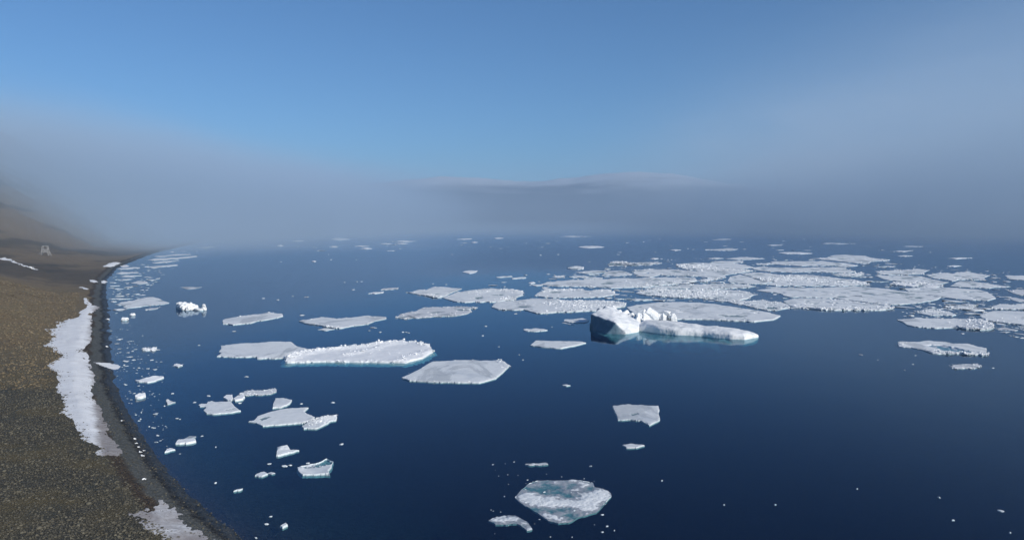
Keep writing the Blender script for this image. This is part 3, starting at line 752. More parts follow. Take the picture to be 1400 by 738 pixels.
floe('small plate left of the far cracked plate', Z(*E_, (100, 445), (270, 440), (390, 480), (360, 498), (20, 497)), 0.4, M_ICE, 0.05, group=big)
floe('dark hummocked floe with upright blocks, far side of the pack', Z(*E_, (95, 365), (140, 345), (240, 330), (300, 348), (450, 343), (610, 338), (745, 350), (640, 357), (600, 375), (400, 380), (110, 385)), 0.5, M_GREY, 0.06, 0.3, 150, ridges=[(Z(*E_, (140, 350), (240, 345), (300, 355)), 2.2, 16), (Z(*E_, (370, 360), (600, 360)), 1.6, 14)], chunk=0.9, group=big)
floe('hummocked plate with big white blocks, far left part of the pack', Z(*E_, (905, 370), (1000, 355), (1150, 347), (1380, 352), (1400, 400), (1400, 458), (1250, 450), (1080, 432), (940, 400)), 0.5, M_ICE, 0.06, 0.3, 260, chunk=0.85, group=big, ridges=[(Z(*E_, (930, 390), (1060, 380), (1150, 410), (1260, 405)), 1.7, 18)])
floe('peaked white floe standing out at the far left of the pack', Z(*D_, (835, 412), (900, 400), (970, 392), (1035, 405), (1030, 417), (960, 428), (900, 420)), 0.5, M_ICE, 0.06, 0.2, ridges=[(Z(*D_, (930, 408), (970, 404), (1000, 408)), 2.6, 16)], group=big)
floe('slender plate just below the peaked white floe', Z(*D_, (960, 460), (1100, 442), (1290, 440), (1320, 458), (1200, 472), (1080, 478)), 0.4, M_ICE, 0.05, group=big)
floe('two-lobed plate below the slender plate, blunt right end', Z(*D_, (850, 515), (940, 500), (1050, 505), (1120, 512), (1260, 525), (1250, 545), (1040, 545), (1030, 525)), 0.45, M_ICE, 0.05, group=big)
floe('short plate with a thin tail, left of the far cracked plate', [(823, 377), (834, 374.3), (848, 373.6), (858, 375), (846, 377.5)], 0.35, M_ICE, 0.05, group=big)
floe('far right plate with a saw-toothed crest of blocks', Z(*K_, (80, 295), (260, 285), (350, 255), (500, 248), (720, 260), (790, 285), (1020, 310), (960, 322), (800, 330), (760, 352), (600, 348), (420, 328), (280, 313)), 0.5, M_ICE, 0.05, 0.25, 200, chunk=0.8, group=big, ridges=[(Z(*K_, (280, 300), (420, 296), (620, 300)), 1.2, 18), (Z(*K_, (720, 300), (1000, 315)), 1.0, 14)])
floe('long pale plate in front of the saw-toothed plate', [(1053, 358.2), (1074, 357.2), (1100, 357.6), (1123, 356.9), (1148, 359.2), (1173, 363), (1164, 364.3), (1134, 363.3), (1100, 363.7), (1075, 362.4), (1057, 361)], 0.45, M_ICE, 0.05, group=big)
floe('second long pale plate with a blunt right end, nearer than the first', [(1026, 366.3), (1046, 365), (1058, 366.1), (1085, 366), (1100, 366.1), (1123, 365.4), (1157, 366.2), (1156, 368), (1170, 371.3), (1160, 373.5), (1135, 372.6), (1110, 371.6), (1080, 372.4), (1050, 371.3), (1035, 369.5)], 0.45, M_ICE, 0.05, group=big, rubble=70, chunk=0.7)
floe('short plate ending at the dark bay of open water, right centre', Z(*K_, (310, 480), (420, 470), (560, 488), (700, 472), (690, 490), (560, 513), (400, 503)), 0.45, M_ICE, 0.06, group=big, rubble=110, chunk=0.8, ridges=[(Z(*K_, (570, 485), (690, 475)), 1.2, 12)])
floe('thin white sliver along the upper side of the dark bay', Z(*K_, (590, 514), (700, 507), (810, 510), (690, 519)), 0.35, M_ICE, group=big)
floe('thin white sliver crossing the dark bay', Z(*K_, (730, 568), (850, 563), (1010, 566), (900, 577)), 0.35, M_ICE, group=big)
floe('bent white ridge of blocks at the left shore of the dark bay', Z(*K_, (550, 555), (580, 550), (640, 580), (770, 602), (760, 615), (640, 600), (575, 590)), 0.5, M_WHITE, 0.06, 0.3, 130, chunk=0.8, group=big)
floe('lone slim plate right of the saw-toothed plate', Z(*K_, (860, 392), (950, 385), (1050, 386), (1088, 384), (1050, 397), (930, 399)), 0.35, M_ICE, group=big)
floe('wide field of jumbled white blocks in the centre right of the pack', [(1012, 374), (1035, 373), (1055, 374.6), (1070, 376.5), (1100, 375.6), (1130, 378.5), (1150, 381.3), (1170, 383.3), (1185, 386.2), (1180, 390), (1150, 391.2), (1120, 390.8), (1090, 390.8), (1065, 391), (1047, 389.3), (1060, 385.5), (1040, 383.6), (1030, 380)], 0.45, M_ICE, 0.06, 0.3, 850, chunk=0.75, group=big, ridges=[([(1063, 383), (1078, 379.5), (1090, 381)], 1.8, 22), ([(1100, 384), (1150, 387)], 0.9, 26)])
floe('smooth plate pinched between two narrow leads left of the jumbled field', [(995, 384.6), (998, 378.6), (1012, 375.4), (1028, 380.4), (1040, 384.3), (1056, 385.6), (1043, 387.8), (1025, 388.2), (1008, 387), (998, 386.4)], 0.45, M_ICE, 0.05, group=big)
floe('ragged plate with several bays, far centre of the pack', [(960, 361), (980, 358.4), (1000, 359.2), (1016, 362), (1030, 365.5), (1012, 368.3), (1030, 370.2), (1012, 373.2), (1005, 374.2), (990, 376.6), (993, 379.4), (980, 380.4), (960, 378.6), (940, 376.6), (942, 372.2), (965, 368), (955, 365)], 0.45, M_ICE, 0.06, 0.2, 260, chunk=0.75, group=big, ridges=[([(962, 368.5), (975, 369.5), (1014, 371)], 1.4, 16)])
floe('narrow bright strip along the far side of the small square bay', Z(*H_, (-40, 560), (100, 538), (190, 531), (180, 545), (30, 570)), 0.55, M_WHITE, 0.05, 0.2, 60, chunk=0.6, group=big)

# ---- scattered floes beyond the pack
far = 'thin distant floes half lost in the haze'
floe('long white floe with a low hump, alone beyond the left end of the pack', Z(*D_, (965, 155), (1080, 145), (1130, 142), (1280, 157), (1130, 168), (1050, 167)), 0.5, M_WHITE, 0.04, ridges=[(Z(*D_, (1080, 152), (1150, 152)), 1.8, 25)])
floe('long straight pale floe, brightest of those beyond the right of the pack', Z(*H_, (910, 225), (1000, 218), (1150, 219), (1320, 232), (1150, 241), (1000, 239)), 0.6, M_WHITE, 0.03)
floe('spindle shaped far floe above the centre of the pack', Z(*H_, (30, 185), (200, 180), (320, 171), (430, 181), (380, 194), (200, 199), (40, 194)), 0.5, M_ICE, 0.04)
floe('long grey far floe lying just above the ragged plate', Z(*H_, (270, 295), (480, 277), (640, 285), (750, 295), (540, 308), (400, 308)), 0.4, M_ICE, 0.04)
floe('small blunt floe left of the long grey far floe', Z(*H_, (50, 291), (190, 283), (260, 291), (100, 298)), 0.4, M_ICE)
floe('low floe with a square right end below the long grey far floe', Z(*H_, (100, 332), (220, 325), (490, 326), (490, 345), (300, 344)), 0.6, M_ICE, 0.04, rubble=20, chunk=0.7)
floe('crumbled little floe at the head of the second long pale plate', Z(*H_, (640, 357), (830, 351), (890, 360), (760, 369), (660, 367)), 0.4, M_ICE, rubble=40, chunk=0.7)
floe('small oval white floe in open water above the double floe', Z(*V_, (803, 456), (840, 445), (900, 438), (990, 441), (960, 461), (890, 474)), 0.5, M_WHITE, 0.04)
floe('slim floe above the right tip of the double floe, left of two', Z(*D_, (-20, 519), (60, 507), (170, 501), (180, 511), (30, 524)), 0.4, M_ICE, 0.05)
floe('slim floe above the right tip of the double floe, right of two', Z(*D_, (165, 531), (240, 522), (340, 517), (345, 527), (180, 538)), 0.4, M_ICE, 0.05)
floe('little white floe with a knob, upper of a stacked pair left of the pack', Z(*D_, (370, 587), (400, 578), (435, 575), (455, 586), (400, 597)), 0.5, M_WHITE)
floe('plain grey floe, lower of a stacked pair left of the pack', Z(*D_, (375, 612), (440, 606), (540, 605), (545, 614), (470, 627)), 0.35, M_ICE)
floe('row of bright chunks on a thin floe at the left end of the pack', Z(*D_, (680, 512), (710, 502), (740, 506), (790, 502), (795, 515), (720, 519)), 0.4, M_WHITE, 0.05, rubble=40, chunk=0.7)
floe('thin white splinter left of the sharp grey floes in open water', Z(*A_, (870, 123), (900, 116), (952, 113), (945, 120)), 0.4, M_WHITE)
floe('dark rimmed splinter floe in open water left of the double floe', Z(*A_, (935, 104), (945, 97), (1030, 91), (1028, 98), (960, 104)), 0.4, M_GREY)
floe('triangular wisp of drowned ice off the far beach', Z(*L1, (925, 636), (1060, 632), (1192, 633), (1080, 656), (1020, 662)), 0.15, M_GREY, 0.04)
floe('pan of grey ice joined to the small white iceberg near the beach', Z(*L2, (170, 235), (220, 205), (360, 190), (440, 165), (520, 147), (600, 143), (690, 165), (730, 188), (800, 213), (740, 228), (540, 245), (400, 265), (280, 278), (255, 265), (300, 245)), 0.35, M_ICE, 0.07, rubble=40, chunk=0.35, soak=[Z(*L2, (620, 185), (720, 182), (850, 195), (720, 196))])
floe('dark scrap with a white knob below the pan near the beach', Z(*L2, (510, 292), (545, 283), (680, 265), (640, 285), (560, 297)), 0.2, M_GREY, rubble=5, chunk=0.5)
floe('tilted white floe with a pointed left tail off the middle beach', Z(*L3, (390, 530), (440, 532), (500, 515), (560, 505), (610, 490), (730, 486), (735, 497), (640, 535), (540, 555), (440, 546)), 0.5, M_WHITE, 0.05, ridges=[(Z(*L3, (550, 515), (610, 497)), 0.6, 3)])
floe('cluster of bright chunks on a small floe off the middle beach', Z(*L3, (485, 152), (530, 140), (600, 145), (650, 150), (640, 168), (540, 172)), 0.35, M_WHITE, 0.06, 0.2, 26, chunk=0.55)
floe('small knobbly floe in open water right of the bright chunks', Z(*L3, (850, 352), (870, 338), (905, 332), (960, 348), (905, 368)), 0.45, M_WHITE, 0.06, rubble=12, chunk=0.4)
floe('white wedge shaped growler floating off the middle beach', Z(*L4, (38, 212), (100, 195), (165, 185), (168, 200), (100, 222), (45, 220)), 0.6, M_WHITE, 0.04, ridges=[(Z(*L4, (60, 208), (120, 196), (162, 186)), 1.1, 2.5)])
floe('small grey floe with a round knob right of the white wedge', Z(*L4, (405, 262), (430, 248), (460, 262), (525, 263), (470, 280), (430, 288)), 0.3, M_GREY, ridges=[(Z(*L4, (425, 262), (438, 262)), 1.0, 1.6)])
for k, (zz, pts) in enumerate([
    (L1, ((540, 310), (740, 291), (860, 285), (1130, 262), (1130, 275), (900, 297), (620, 320))),
    (L1, ((590, 345), (700, 330), (850, 321), (830, 331), (640, 350))),
    (L1, ((520, 395), (700, 380), (890, 366), (905, 375), (760, 390), (610, 412))),
    (L1, ((170, 414), (300, 405), (450, 400), (440, 412), (220, 425))),
    (L1, ((165, 470), (220, 457), (430, 456), (430, 468), (200, 478))),
    (L1, ((210, 508), (290, 492), (470, 499), (300, 514))),
    (L1, ((340, 586), (430, 562), (530, 570), (545, 588), (440, 604))),
    (L1, ((1110, 161), (1240, 157), (1360, 160), (1240, 167))),
    (L1, ((150, 548), (250, 541), (350, 546), (250, 553))),
    (L1, ((620, 268), (740, 258), (830, 247), (1050, 240), (1060, 247), (800, 264), (680, 275))),
    (L2, ((75, 163), (200, 158), (360, 163), (200, 172))),
    (L2, ((95, 197), (130, 190), (175, 196), (130, 204)))]):
    floe('thin grey strip of drift ice lying along the far beach', Z(*zz, *pts), 0.3, M_ICE, 0.05, group='strips of drift ice along the far beach', name='drift_ice_strip', cat='drift ice')
for zz, pts in [
    (H_, ((110, 66), (250, 57), (350, 64), (250, 71))), (H_, ((770, 136), (890, 128), (960, 135), (870, 140))), (K_, ((200, 117), (300, 106), (610, 114), (400, 124))),
    (K_, ((1010, 207), (1150, 201), (1300, 196), (1180, 218))), (K_, ((1110, 264), (1200, 257), (1290, 262), (1200, 270))), (K_, ((1180, 149), (1300, 144), (1420, 148), (1300, 153))),
    (U_, ((490, 292), (630, 282), (780, 288), (600, 300))), (U_, ((480, 386), (560, 377), (650, 383), (560, 392))), (V_, ((-40, 90), (100, 78), (240, 86), (100, 97))),
    (V_, ((0, 114), (80, 107), (160, 112), (80, 121))), (V_, ((735, 65), (850, 54), (925, 58), (820, 70))), (V_, ((910, 101), (950, 92), (990, 98), (950, 107))),
    (V_, ((1185, 50), (1230, 42), (1300, 50), (1230, 57))), (J_, ((560, 135), (640, 118), (770, 135), (650, 147))), (J_, ((1080, 181), (1150, 175), (1215, 180), (1150, 186))),
    (J_, ((885, 234), (960, 224), (1003, 233), (940, 241))), (J_, ((550, 212), (590, 204), (640, 210), (590, 217))), (J_, ((815, 209), (900, 203), (975, 208), (890, 214))),
    (J_, ((355, 371), (385, 361), (408, 369), (385, 377))), (E_, ((830, 192), (900, 184), (972, 191), (900, 201))), (E_, ((600, 298), (650, 288), (705, 292), (650, 303))),
    (D_, ((740, 30), (900, 20), (1120, 29), (900, 39))), (J_, ((155, 153), (220, 147), (280, 152), (220, 158))), (J_, ((-10, 204), (30, 192), (60, 203), (25, 212)))]:
    floe('thin pale distant floe half lost in the haze before the fog bank', Z(*zz, *pts), 0.6, M_WHITE, 0.05, group=far)

# ---- single small pieces of brash scattered over the open water
def bit(px, py, wpx, hi=0.5, mat=None, label='', group='', name='brash_piece'):
    c = W(px, py); mpp = c.y / FPX
    r = wpx * mpp * 0.5
    L = Lumps()
    L.add((c.x, c.y, 0.02), r, 1, 0.06, ax=(1.0, RND.uniform(0.5, 0.9), hi / max(r, 0.05)))
    if RND.random() < 0.5: L.add((c.x + r * RND.uniform(-.8, .8), c.y + r * RND.uniform(-.5, .5), 0.0), r * 0.5, 1, 0.06, ax=(1, .8, 0.7 * hi / max(r * .5, 0.05)))
    return tag(L.build(name, mat or M_ICE, None, (c.x, c.y, 0)), label, 'brash ice', group)
spots = {
    'tiny piece of white brash ice off the stony near beach': [(205, 520, 4), (215, 478, 9), (163, 477, 6), (175, 482, 5), (181, 480, 5), (178, 488, 9), (172, 494, 12), (183, 492, 6), (202, 504, 7), (212, 505, 6), (190, 503, 4), (170, 499, 5), (208, 492, 6), (172, 526, 4), (236, 538, 5), (212, 566, 8), (192, 573, 3), (204, 583, 4), (210, 585, 6), (215, 595, 6), (242, 572, 5), (246, 573, 3), (193, 564, 3), (186, 567, 3), (266, 550, 7), (276, 596, 4), (295, 611, 3), (285, 541, 8), (370, 706, 5), (365, 716, 6), (350, 735, 4), (295, 660, 4), (160, 470, 7), (163, 464, 9), (328, 551, 7), (225, 555, 3)],
    'tiny piece of white brash ice floating in the open dark water': [(272, 472, 4), (337, 515, 7), (320, 453, 8), (413, 431, 8), (419, 406, 12), (360, 408, 5), (380, 410, 5), (400, 405, 4), (455, 550, 7), (412, 552, 4), (467, 607, 9), (389, 637, 10), (397, 636, 6), (421, 633, 8), (368, 634, 6), (555, 454, 5), (559, 455, 3), (660, 459, 4), (664, 446, 4), (704, 411, 4), (710, 485, 4), (715, 492, 3), (682, 474, 3), (755, 447, 3), (510, 448, 10), (520, 454, 6), (551, 454, 4), (505, 452, 4), (705, 429, 6), (1284, 680, 5), (1369, 698, 9), (1381, 728, 5), (1172, 668, 4), (1303, 711, 4), (1177, 485, 7), (1200, 492, 3), (1237, 506, 4), (1252, 486, 4), (1381, 459, 5), (1316, 456, 5), (1358, 503, 4), (1248, 498, 3), (1420, 620, 4), (840, 725, 3), (808, 637, 4), (905, 657, 3), (990, 690, 3), (1060, 690, 3)],
    'small white lump of ice far off beyond the floes': [(487, 355, 3), (453, 355, 3), (449, 348, 2), (429, 338, 3), (384, 358, 4), (618, 348, 3), (592, 388, 3), (610, 389, 3), (488, 385, 3), (471, 386, 3), (494, 385, 4), (483, 396, 4), (547, 340, 3), (739, 349, 4), (763, 348, 4), (806, 358, 4), (904, 354, 5), (913, 355, 4), (918, 355, 3), (847, 345, 5), (845, 348, 4), (896, 345, 4), (940, 340, 4), (948, 341, 4), (1061, 335, 4), (1099, 327, 4), (857, 332, 5), (902, 327, 4), (690, 392, 5), (737, 385, 4), (750, 375, 6), (758, 376, 4), (689, 386, 9), (674, 390, 14), (719, 376, 7), (780, 385, 8), (768, 386, 4), (1272, 345, 4), (1206, 342, 4), (1014, 331, 6), (880, 331, 4)]}
for lab, lst in spots.items():
    for x, y, w in lst:
        bit(x, y, w, 0.10 + 0.0003 * W(x, y).y, None, lab, 'pieces of ' + lab.split(' of ', 1)[-1])

# ------------------------------------------------------------------ icebergs
def hull(bm, pts):
    vs = [bm.verts.new(p) for p in pts]
    r = bmesh.ops.convex_hull(bm, input=vs, use_existing_faces=False)
    junk = [g for g in r['geom_interior'] + r['geom_unused'] if isinstance(g, bmesh.types.BMVert)]
    bmesh.ops.delete(bm, geom=list(set(junk)), context='VERTS')

def rock_hull(bm, c, r, n=26, seed=0, sq=(1, 1, 1)):
    rr = random.Random(seed)
    pts = []
    for _ in range(n):
        v = Vector((rr.gauss(0, 1), rr.gauss(0, 1), rr.gauss(0, 1))).normalized() * r * rr.uniform(0.85, 1.05)
        pts.append((c[0] + v.x * sq[0], c[1] + v.y * sq[1], c[2] + v.z * sq[2]))
    hull(bm, pts)

def carved(name, bm, voxel, smooth, amp, loc, mat, parent, bare=None, fine=0.0, sc=0.35):
    """join overlapping hulls into one weathered ice body"""
    me = bpy.data.meshes.new(name); bm.to_mesh(me); bm.free()
    tmp = bpy.data.objects.new(name + '_tmp', me); COL.objects.link(tmp)
    rm = tmp.modifiers.new('r', 'REMESH'); rm.mode = 'VOXEL'; rm.voxel_size = voxel
    sm = tmp.modifiers.new('s', 'SMOOTH'); sm.factor = 0.5; sm.iterations = smooth
    dg = bpy.context.evaluated_depsgraph_get()
    out = bpy.data.meshes.new_from_object(tmp.evaluated_get(dg))
    bpy.data.objects.remove(tmp); out.name = name
    n = len(out.vertices)
    co = np.zeros(n * 3); out.vertices.foreach_get('co', co); co = co.reshape(-1, 3)
    no = np.zeros(n * 3); out.vertices.foreach_get('normal', no); no = no.reshape(-1, 3)
    d = np.array([noise.fractal((p[0] * sc, p[1] * sc, p[2] * sc * 1.3), 1.0, 2.1, 4) for p in co]) * amp
    if fine:
        d -= fine * np.array([abs(noise.noise((p[0] * 1.7, p[1] * 1.7, p[2] * 0.55))) for p in co])
    co = co + no * d[:, None]
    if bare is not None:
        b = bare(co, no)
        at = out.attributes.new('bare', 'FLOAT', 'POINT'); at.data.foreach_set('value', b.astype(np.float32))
    co = co - np.array(loc)
    out.vertices.foreach_set('co', co.ravel())
    out.polygons.foreach_set('use_smooth', np.ones(len(out.polygons), dtype=bool))
    out.update()
    return link_mesh(name, out, mat, parent)

def up(px, py, gy, dz=0.0):
    """the point that shows at px, py and stands straight above the water point px, gy"""
    g = W(px, gy)
    c, s = math.cos(PITCH), math.sin(PITCH)
    u = (369.0 - py) / FPX
    return (g.x, g.y, CAM_H + g.y * (-s + u * c) / (c + u * s) + dz)

berg = empty('iceberg', W(915, 452))
tag(berg, 'large white iceberg with a dark blue wedge, two tall blocks and a long low tongue', 'iceberg')
bl = tuple(berg.location)
# the leaning wedge: one dark undercut flank towards the left, a smooth white slope towards the right
bm = bmesh.new()
wp = [W(805.5, 447), W(811, 452.5), W(823, 456), W(852, 456.8), W(874, 453.5), W(882, 447), W(868, 440), W(845, 437), W(818, 440)]
low = [(p.x, p.y, -2.2) for p in wp]
top = [up(807.5, 429, 447.5), up(815, 424.2, 446), up(826, 420.5, 443), up(834, 418.2, 441), up(845, 424, 441), up(866, 434, 445.5), up(877, 442.5, 450), up(842, 440.5, 456), up(856, 454, 457.2), up(872, 451, 454)]
hull(bm, low + top)
for k, (x, y, gy, r) in enumerate([(820, 423, 443, 1.5), (829, 420.5, 442, 1.9), (838, 421.5, 441, 1.7), (846, 425, 441, 1.5), (856, 426, 442, 1.9), (863, 429, 443, 1.6)]):
    rock_hull(bm, up(x, y + 2, gy), r, 18, 40 + k)
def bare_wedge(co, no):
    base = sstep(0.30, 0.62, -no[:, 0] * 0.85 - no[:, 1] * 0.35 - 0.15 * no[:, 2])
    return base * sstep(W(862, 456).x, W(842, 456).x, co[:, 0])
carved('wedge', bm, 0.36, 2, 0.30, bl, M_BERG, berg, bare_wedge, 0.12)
# tall blocks behind, broken and angular
for (cx, ty, gy, hw, seed, nm) in ((889.5, 419.5, 446.0, 12.5, 5, 'tall_block'), (912, 421.8, 446.5, 7.6, 9, 'tall_block'), (920.5, 426.5, 447, 4.8, 14, 'tall_block'), (873.5, 427, 446.5, 6.0, 21, 'tall_block')):
    bm = bmesh.new()
    t_ = up(cx, ty, gy); mpp = t_[1] / FPX; r = hw * mpp
    rock_hull(bm, (t_[0] - r * .1, t_[1], t_[2] - r * 0.80), r * 0.92, 11, seed, (1, 1.0, 0.85))
    rock_hull(bm, (t_[0] + r * .25, t_[1] + .4, t_[2] * 0.45), r * 1.02, 11, seed + 1, (1, 1, t_[2] * 0.55 / r))
    rock_hull(bm, (t_[0] - r * .45, t_[1] - .3, t_[2] * 0.5), r * 0.72, 9, seed + 2, (1, 1, t_[2] * 0.5 / (r * .72)))
    rock_hull(bm, (t_[0] + r * .5, t_[1] - .5, t_[2] * 0.55), r * 0.5, 8, seed + 3)
    carved(nm, bm, 0.22, 1, 0.26, bl, M_BERG, berg, None, 0.16, 0.5)
# the long low tongue
bm = bmesh.new()
prof = [(874, 452.5, 446, 1.9), (884, 453.6, 444, 2.7), (900, 456, 446, 2.9), (925, 458.2, 448, 2.7), (950, 459.2, 450.5, 2.5), (962, 460.0, 452, 2.1), (978, 461.8, 453, 2.35), (1000, 463.9, 455.5, 2.3), (1018, 464.6, 457.5, 2.0), (1030, 462.8, 459.2, 1.5), (1036.5, 460.8, 460.2, 0.7)]
secs = []
for px, fy, by, h in prof:
    f, b = W(px, fy), W(px, by)
    v = b - f
    secs.append([(f.x, f.y + 0.3, -2.4), (f.x, f.y, 0.0), (f.x, f.y + 0.25, h * 0.62), (f.x, f.y + min(1.6, v.y * 0.3), h), (f.x + v.x * .5, f.y + v.y * .5, h * 1.12), (b.x, b.y - min(1.5, v.y * .25), h * 0.95), (b.x, b.y, h * 0.4), (b.x, b.y, -2.4)])
for s0, s1 in zip(secs[:-1], secs[1:]): hull(bm, s0 + s1)
carved('tongue', bm, 0.34, 5, 0.24, bl, M_BERG, berg, None, 0.14, 0.3)
# submerged foot, showing turquoise through the water
bm = bmesh.new()
q = [W(812, 454), W(826, 459), W(852, 460), W(880, 457.5), W(905, 459.3), W(930, 460.8), W(962, 461), W(1000, 464.5), W(1030, 463), W(1036, 461), W(1000, 454), W(930, 447), W(870, 440), W(815, 442)]
cq = sum(q, Vector()) / len(q)
hull(bm, [tuple(p.lerp(cq, 0.04))[:2] + (-0.5,) for p in q] + [tuple(p.lerp(cq, 0.06))[:2] + (-1.8,) for p in q] + [tuple(p.lerp(cq, 0.30))[:2] + (-6.0,) for p in q])
carved('underwater_foot', bm, 0.5, 4, 0.5, bl, M_BERG, berg)

bl2 = W(258, 424)
b2 = empty('small_iceberg', bl2); tag(b2, 'small crumbly white iceberg with a knob on its right, off the near beach', 'iceberg')
bm = bmesh.new()
for k, (x, y, gy, r) in enumerate([(243.5, 412.5, 421.5, 1.2), (247, 412.0, 422.5, 1.6), (251, 411.8, 423, 1.9), (255.5, 412, 423, 1.9), (260, 412.3, 422.5, 1.7), (264, 413.8, 422.5, 1.5), (267.5, 415.8, 423.5, 1.5), (257, 417.5, 424.2, 1.3), (252, 417, 424, 1.4), (248, 416, 423.5, 1.3), (262, 418, 424, 1.2)]):
    t_ = up(x, y, gy)
    rock_hull(bm, (t_[0], t_[1], t_[2] - r), r, 18, 70 + k)
    rock_hull(bm, (t_[0], t_[1], t_[2] * 0.25), r * 1.0, 18, 90 + k, (1, 1, 1.2))
carved('crumbled_block', bm, 0.24, 1, 0.38, tuple(bl2), M_BERG, b2, None, 0.2, 0.7)
bm = bmesh.new()
hull(bm, [tuple(W(265, 424))[:2] + (-1,), tuple(W(265, 421))[:2] + (-1,), up(266, 420.5, 423.5), up(266, 421.5, 424.5), up(276, 421.3, 424.5), tuple(W(278, 424.8))[:2] + (-1,), tuple(W(278, 422.5))[:2] + (-1,), up(277, 421.5, 423)])
rock_hull(bm, up(279, 419.3, 424.2), 1.35, 22, 120, (1, 1, 1.1)); rock_hull(bm, up(279.5, 422, 424.2), 1.3, 22, 121)
carved('knob', bm, 0.22, 2, 0.18, tuple(bl2), M_BERG, b2, None, 0.08, 0.7)

def growler(label, px, py, w, h, seed):
    c = W(px, py); mpp = c.y / FPX
    bm = bmesh.new()
    rock_hull(bm, (c.x, c.y, h * 0.18), w * mpp * 0.5, 20, seed, (1, 0.8, h * 0.8 / (w * mpp * 0.5)))
    rock_hull(bm, (c.x + w * mpp * .16, c.y, h * 0.55), w * mpp * 0.27, 18, seed + 1, (1, 0.9, h * .45 / (w * mpp * 0.27)))
    o = carved('growler', bm, 0.16, 1, 0.12, tuple(c), M_BERG, None, None, 0.05, 0.9)
    o.location = c
    tag(o, label, 'growler')
growler('domed white growler below the pan of grey ice near the beach', 170.5, 438, 13, 1.5, 31)
growler('small tilted growler above and right of the domed one', 181.5, 431.5, 9, 1.3, 37)

# ------------------------------------------------------------------ snow lying on the shore
def snow_patch(label, pts, thick=0.35, amp=0.09, name='snow_patch', dirty=None, seg=None, zfix=None):
    """a snow bank draped over the ground; the outline is traced and laid on the terrain"""
    out = ragged([(float(a), float(b)) for a, b in pts], amp, seg or 2.2, 0.6)
    ys = [p.y for p in out]; xs = [p.x for p in out]
    w, h = max(xs) - min(xs), max(ys) - min(ys)
    sx = max(0.9, math.sqrt(w * h / 1500.0)); sy = sx * 0.6
    inner = []; y = min(ys) + sy / 2; row = 0
    while y < max(ys):
        x = min(xs) + (sx / 2 if row % 2 else 0)
        while x < max(xs):
            q = (x + RND.uniform(-.3, .3) * sx, y + RND.uniform(-.3, .3) * sy)
            if inside(q, out): inner.append(q)
            x += sx
        y += sy; row += 1
    n = len(out)
    p2 = [Vector((p.x, p.y)) for p in out] + [Vector(q) for q in inner]
    res = geometry.delaunay_2d_cdt(p2, [], [list(range(n))], 1, 1e-4)
    vco, fcs, orig = res[0], res[2], res[3]
    ring = set(i for i, o in enumerate(orig) if any(k < n for k in o))
    V, D = [], []
    opts = [(p.x, p.y) for p in out]
    c_, s_ = math.cos(PITCH), math.sin(PITCH)
    vx = np.array([v.x for v in vco]); vu = (369.0 - np.array([v.y for v in vco])) / FPX
    rx, ry, rz = (vx - 700) / FPX, c_ + vu * s_, -s_ + vu * c_
    gz = np.full(len(vco), 0.5)
    for _ in range(14):
        k = (gz - CAM_H) / rz
        gz = gz + 0.7 * (np.maximum(0.02, terrain(rx * k, ry * k)[0]) - gz)
    k = (gz - CAM_H) / rz
    W3 = [Vector(q) for q in zip(rx * k, ry * k, gz)]
    hz = terrain(rx * k, ry * k)[0]
    o3 = [(W3[i].x, W3[i].y) for i in ring]
    oa = np.array(o3)
    for i, v in enumerate(vco):
        g = W3[i]
        dm = math.sqrt(((oa - np.array((g.x, g.y))) ** 2).sum(1).min())
        nz = noise.noise((g.x * 0.22, g.y * 0.16, 4.0)); n2 = noise.noise((g.x * 0.9, g.y * 0.7, 8.0))
        e = min(1.0, dm / 4.0)
        hgt = -0.06 if i in ring else 0.02 + 0.6 * thick * e * (0.75 + 0.5 * nz) + 0.05 * n2 - 0.22 * (1 - e) ** 2 * max(0.0, n2 + 0.25 + 0.5 * noise.noise((g.x * 2.1, g.y * 1.3, 3.0)))
        V.append((g.x, g.y, max(g.z, hz[i]) + hgt))
        D.append(dirty(v.x, v.y) if dirty else 0.0)
    c = Vector((sum(v[0] for v in V) / len(V), sum(v[1] for v in V) / len(V), min(v[2] for v in V)))
    me = bpy.data.meshes.new(name)
    me.from_pydata([tuple(Vector(v) - c) for v in V], [], [list(f) if True else f for f in fcs])
    me.polygons.foreach_set('use_smooth', np.ones(len(me.polygons), dtype=bool))
    bmx = bmesh.new(); bmx.from_mesh(me); bmesh.ops.recalc_face_normals(bmx, faces=bmx.faces)
    if sum(f.normal.z for f in bmx.faces) < 0: bmesh.ops.reverse_faces(bmx, faces=bmx.faces)
    bmx.to_mesh(me); bmx.free()
    at = me.attributes.new('dirt', 'FLOAT', 'POINT'); at.data.foreach_set('value', np.array(D, np.float32))
    return tag(link_mesh(name, me, M_SNOW, None, c), label, 'snow')

P_ = (0, 400, 3.075)
def dirt_main(px, py):
    # meltwater grime along the seaward side and lower end
    xs = np.interp(py, [405, 440, 480, 520, 560, 600, 632], [128, 120, 119, 122, 128, 140, 150])
    return float(np.clip(0.42 + (px - xs) * 0.030 + max(0, py - 540) * 0.0052, 0, 1))
snow_patch('long bank of old snow along the top of the beach, dirty on its seaward side', Z(*P_, (335, 14), (365, 20), (378, 38), (420, 58), (425, 68), (395, 80), (392, 120), (388, 170), (386, 215), (352, 240), (378, 262), (388, 300), (400, 340), (408, 375), (388, 402), (400, 440), (418, 465), (436, 500), (433, 520), (465, 552), (450, 585), (480, 618), (518, 650), (528, 680), (500, 695), (440, 690), (385, 680), (410, 650), (345, 625), (330, 600), (310, 560), (290, 530), (240, 505), (262, 490), (255, 440), (225, 410), (240, 375), (225, 330), (185, 302), (215, 288), (258, 262), (225, 250), (175, 220), (218, 185), (178, 152), (235, 148), (220, 125), (262, 122), (290, 108), (330, 100), (325, 82), (362, 60), (352, 35)), 0.55, dirty=dirt_main)
